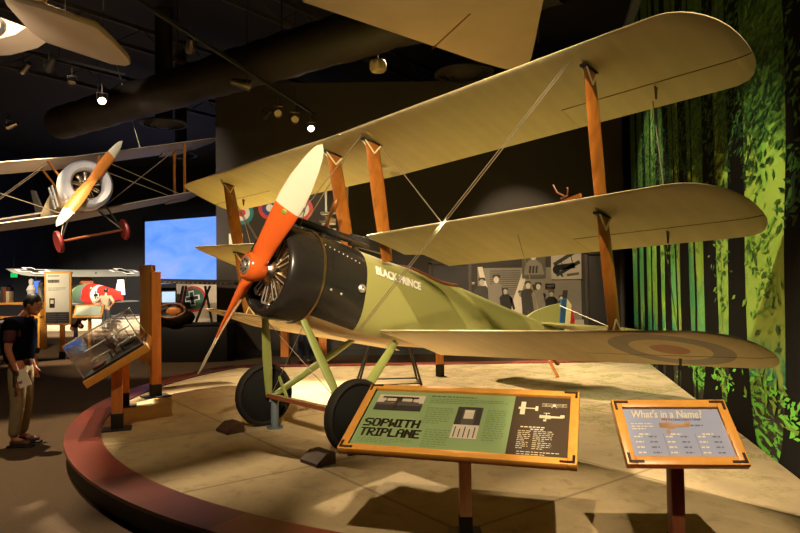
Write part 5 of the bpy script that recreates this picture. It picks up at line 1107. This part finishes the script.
# ---------------------------------------------------------------- ceiling
GAL = mat('dull_dark_duct', S(38, 32, 25), .6, .1, .2, 2)
p = V((-7.6, 9.4, 5.75)); q = V((3.2, 1.9, 5.75)); mb = MB(); N = 60; pts = [p.lerp(q, i/N) for i in range(N+1)]; mb.tube(pts, [.40+.012*math.sin(i*2.1)+.008*math.sin(i*.9) for i in range(N+1)], 24); du = tag(mb.build('air_duct', GAL), 'long round dark air duct running under the ceiling', 'duct')
for i in (8, 22, 36, 50): mb = MB(); c = pts[i]; mb.tube([c+V((0, 0, .40)), c+V((0, 0, 2.45))], .012, 6); mb.build('hanger', M['blackmetal'], du)
for (px, py, Y, r, lb) in ((164, 124, 8.3, .55, 'round stepped ceiling diffuser on a stem left of centre'), (464, 74, 6.6, .62, 'round stepped ceiling diffuser half hidden behind the top centre wing'), (181, 155, 11.5, .45, 'faint round ceiling diffuser near the tip of the hanging biplane')):
    c = P(px, py, Y); vt = thing('ceiling_diffuser', lb, 'vent', c, (0, 0, 0), 'round ceiling diffusers')
    mb = MB(); mb.lathe([(r*.4, .12), (r, .02), (r, -.01), (r*.84, -.02), (r*.84, .02), (r*.66, -.05), (r*.66, .0), (r*.46, -.08), (r*.46, -.02), (r*.24, -.10), (0, -.10)], (0, 0, 0), (0, 0, 1), 36); mb.build('stepped_cone', GAL, vt); mb = MB(); mb.cyl((0, 0, .05), (0, 0, 8.15-c.z), r*.36, n=20); mb.build('stem', GAL, vt)
c = P(378, 66, 4.6); sk = thing('ceiling_speaker', 'small beige round ceiling speaker left of the top centre wing', 'speaker', c); mb = MB(); mb.lathe([(0, .10), (.13, .09), (.15, .05), (.15, -.05), (.12, -.10), (.05, -.12), (0, -.12)], (0, 0, 0), (0, 0, 1), 24); mb.build('housing', mat('beige_plastic', S(180, 158, 124), .5), sk); mb = MB(); mb.cyl((0, 0, .09), (0, 0, 8.15-c.z), .012, n=8); mb.build('rod', M['blackmetal'], sk)
GLOW = emis('lamp_glow', (1., .82, .52), 30.); DIMG = emis('lamp_dim', (1., .75, .55), .55)
def track(p, q, label):
    mb = MB(); mb.bar(p, q, .05, .05); o = tag(mb.build('light_track', M['dark']), label, 'light track', 'ceiling light tracks')
    n = 3
    for i in range(n): c = V(p).lerp(V(q), (i+.5)/n); mb = MB(); mb.cyl(c, (c.x, c.y, 8.14), .008, n=6); mb.build('rod', M['blackmetal'], o)
def lamp(px, py, Y, tgt, glow, label, size=1.):
    c = P(px, py, Y); d = (V(tgt)-c).normalized(); t_ = thing('spotlight', label, 'spotlight', c, (0, 0, 0), 'ceiling spotlights')
    mb = MB(); mb.lathe([(0, -.22*size), (.045*size, -.21*size), (.055*size, -.1*size), (.075*size, 0), (.075*size, .05*size), (.068*size, .05*size), (.066*size, .01*size)], (0, 0, 0), d, 20); mb.build('housing', M['enginedark'], t_)
    mb = MB(); mb.lathe([(0, .0), (.064*size, .0), (.064*size, .012*size), (0, .018*size)], d*.018*size, d, 20); mb.build('lens', GLOW if glow == 2 else DIMG if glow == 1 else M['enginedark'], t_)
    sd = d.cross(V((0, 0, 1))).normalized(); mb = MB(); mb.tube([sd*.085*size, sd*.09*size+V((0, 0, .13*size)), -sd*.09*size+V((0, 0, .13*size)), -sd*.085*size], .010*size, 6); mb.cyl((0, 0, .13*size), (0, 0, .30*size), .012*size, n=8); mb.build('yoke', M['enginedark'], t_)
    return c, d
LA = lamp(102, 100, 5.0, (-2, 0, .5), 2, 'bright glowing spotlight above the hanging biplane propeller'); LB = lamp(311, 128, 7.25, (0.2, -.6, .3), 2, 'bright glowing spotlight just above the propeller tip of the triplane')
for px, py, Y, tg_, g_, lb, sz in ((247, 85, 4.5, (4, 6, 4), 1, 'dull spotlight hanging on the slanting track in front of the duct', 1.3), (190, 48, 4.2, (-4, 8, 4), 1, 'dim spotlight left of the upper end of the slanting track', 1.2), (49, 68, 6., (-9, 8, 3), 1, 'narrow white spotlight under the top left wing', 1.2), (23, 70, 6.5, (-12, 9, 3), 1, 'small spotlight at the far left under the top left wing', 1.1), (72, 82, 6.8, (-5, 4, 2), 0, 'dim spotlight right of the narrow white one', 1.), (265, 116, 6.9, (-4, 9, 4), 1, 'small bright spotlight left of the lamp pair over the triplane', 1.), (278, 113, 6.9, (0, 0, 1), 0, 'dim spotlight in the cluster left of the bright lamp', 1.1), (295, 119, 7.0, (0, 0, 1), 0, 'dark spotlight nearest left of the bright lamp', 1.1), (9, 126, 7.5, (-12, 8, 4), 1, 'dim spotlight at the left edge above the hanging biplane', 1.)): lamp(px, py, Y, tg_, g_, lb, sz)
track(P(130, -5, 1.4), P(315, 121, 7.25)+V((0, 0, .14)), 'slanting black light track left of the centre wing'); track(P(-10, 52, 6.2)+V((0, 0, .2)), P(125, 84, 6.9)+V((0, 0, .2)), 'black light track under the top left wing')
# open web joists
for i, (x0, y0, x1, y1, lb) in enumerate(((-6.5, .5, 2.5, 12.5, 'open web ceiling joist nearest the triplane'), (-10.5, 1.5, -1.5, 13.5, 'open web ceiling joist left of the duct'), (-14, 3, -5, 15, 'open web ceiling joist furthest left'))):
    p = V((x0, y0, 7.3)); q = V((x1, y1, 7.3)); t_ = thing('ceiling_joist', lb, 'joist', p, (0, 0, 0), 'open web ceiling joists'); d = q-p; n = 22
    for nm, z in (('top_chord', .5), ('bottom_chord', 0)): mb = MB(); mb.bar(V((0, 0, z)), d+V((0, 0, z)), .10, .05); mb.build(nm, M['trimm'], t_)
    mb = MB()
    for j in range(n): mb.cyl(d*(j/n)+V((0, 0, .5*(j % 2))), d*((j+1)/n)+V((0, 0, .5*((j+1) % 2))), .016, n=6)
    mb.build('web', M['trimm'], t_)
# ================================================================== light
wd_ = bpy.data.worlds.new('world'); sc.world = wd_; wd_.use_nodes = True
wd_.node_tree.nodes['Background'].inputs[0].default_value = (1., .72, .45, 1); wd_.node_tree.nodes['Background'].inputs[1].default_value = .012
def spot(loc, tgt, e, ang, c=(1, .70, .38), blend=.5, r=.06):
    l = bpy.data.lights.new('spot_lamp', 'SPOT'); l.energy = e; l.color = c; l.spot_size = math.radians(ang); l.spot_blend = blend; l.shadow_soft_size = r
    o = bpy.data.objects.new('spot_lamp', l); col.objects.link(o); o.location = loc; o.rotation_euler = (V(tgt)-V(loc)).to_track_quat('-Z', 'Y').to_euler(); return o
WARM = (1, .775, .50)
# over the triplane
spot((.3, -8.2, 5.6), (.8, -.3, 2.2), 4600, 29, WARM, .5, .28)
spot((2.6, -7.0, 6.6), (2.0, .3, 1.9), 2300, 28, WARM)
spot((-.93, 7.1, 5.0), (-.4, -.9, .2), 8500, 56, WARM)
spot((1.2, 5.6, 6.8), (1.5, 3.0, 0), 2800, 75, WARM)
spot((-4.6, 2.0, 6.8), (-2.4, .4, .0), 2400, 44, WARM)
spot((2.3, -6.4, 6.4), (2.5, -2.85, .7), 1500, 17, WARM)
spot((.4, -6.4, 6.4), (1.3, -2.6, .7), 1100, 19, WARM)
# forest mural
spot((.4, -3.0, 6.6), (4.5, .6, .9), 1900, 31, (1, .93, .66))
spot((2.6, 4.4, 7.2), (5.6, 5.6, 1.0), 1600, 54, (1, .93, .66))
# back wall photographs
spot((3.0, 5.4, 6.8), (4.2, 9.0, 1.4), 1300, 38, WARM)
spot((-1.7, 5.0, 5.0), (-2.1, 9.0, 3.2), 420, 44, WARM)
# hall on the left
spot((-3.8, -1.5, 4.8), (-5.6, 7.2, 3.9), 2600, 36, (1, .86, .7))
spot((-9.5, 12.5, 6.8), (-11.4, 19.5, 1.2), 14000, 56, (1, .86, .66))
spot((-7.0, 4.5, 6.5), (-7.4, 9.2, 1.0), 4200, 34, WARM)
spot((-9.5, 6.0, 6.0), (-8.6, 11.5, 1.0), 1500, 46, WARM)
spot((-1.8, -4.0, 6.5), (-3.2, .8, .2), 420, 44, WARM)
spot((-6.0, 4.6, 5.0), (-4.2, 8.2, .6), 700, 60, WARM)
spot((-4.0, -.6, 2.4), (-3.9, 2.0, 5.2), 90, 40, (1, .84, .68))  # added uplight to brighten the top left wing, no fixture there
spot((1.2, -4.6, .5), (1.0, -1.6, 4.7), 110, 34, (1, .84, .68))  # added low uplight for the top centre wing, not a lamp of the hall
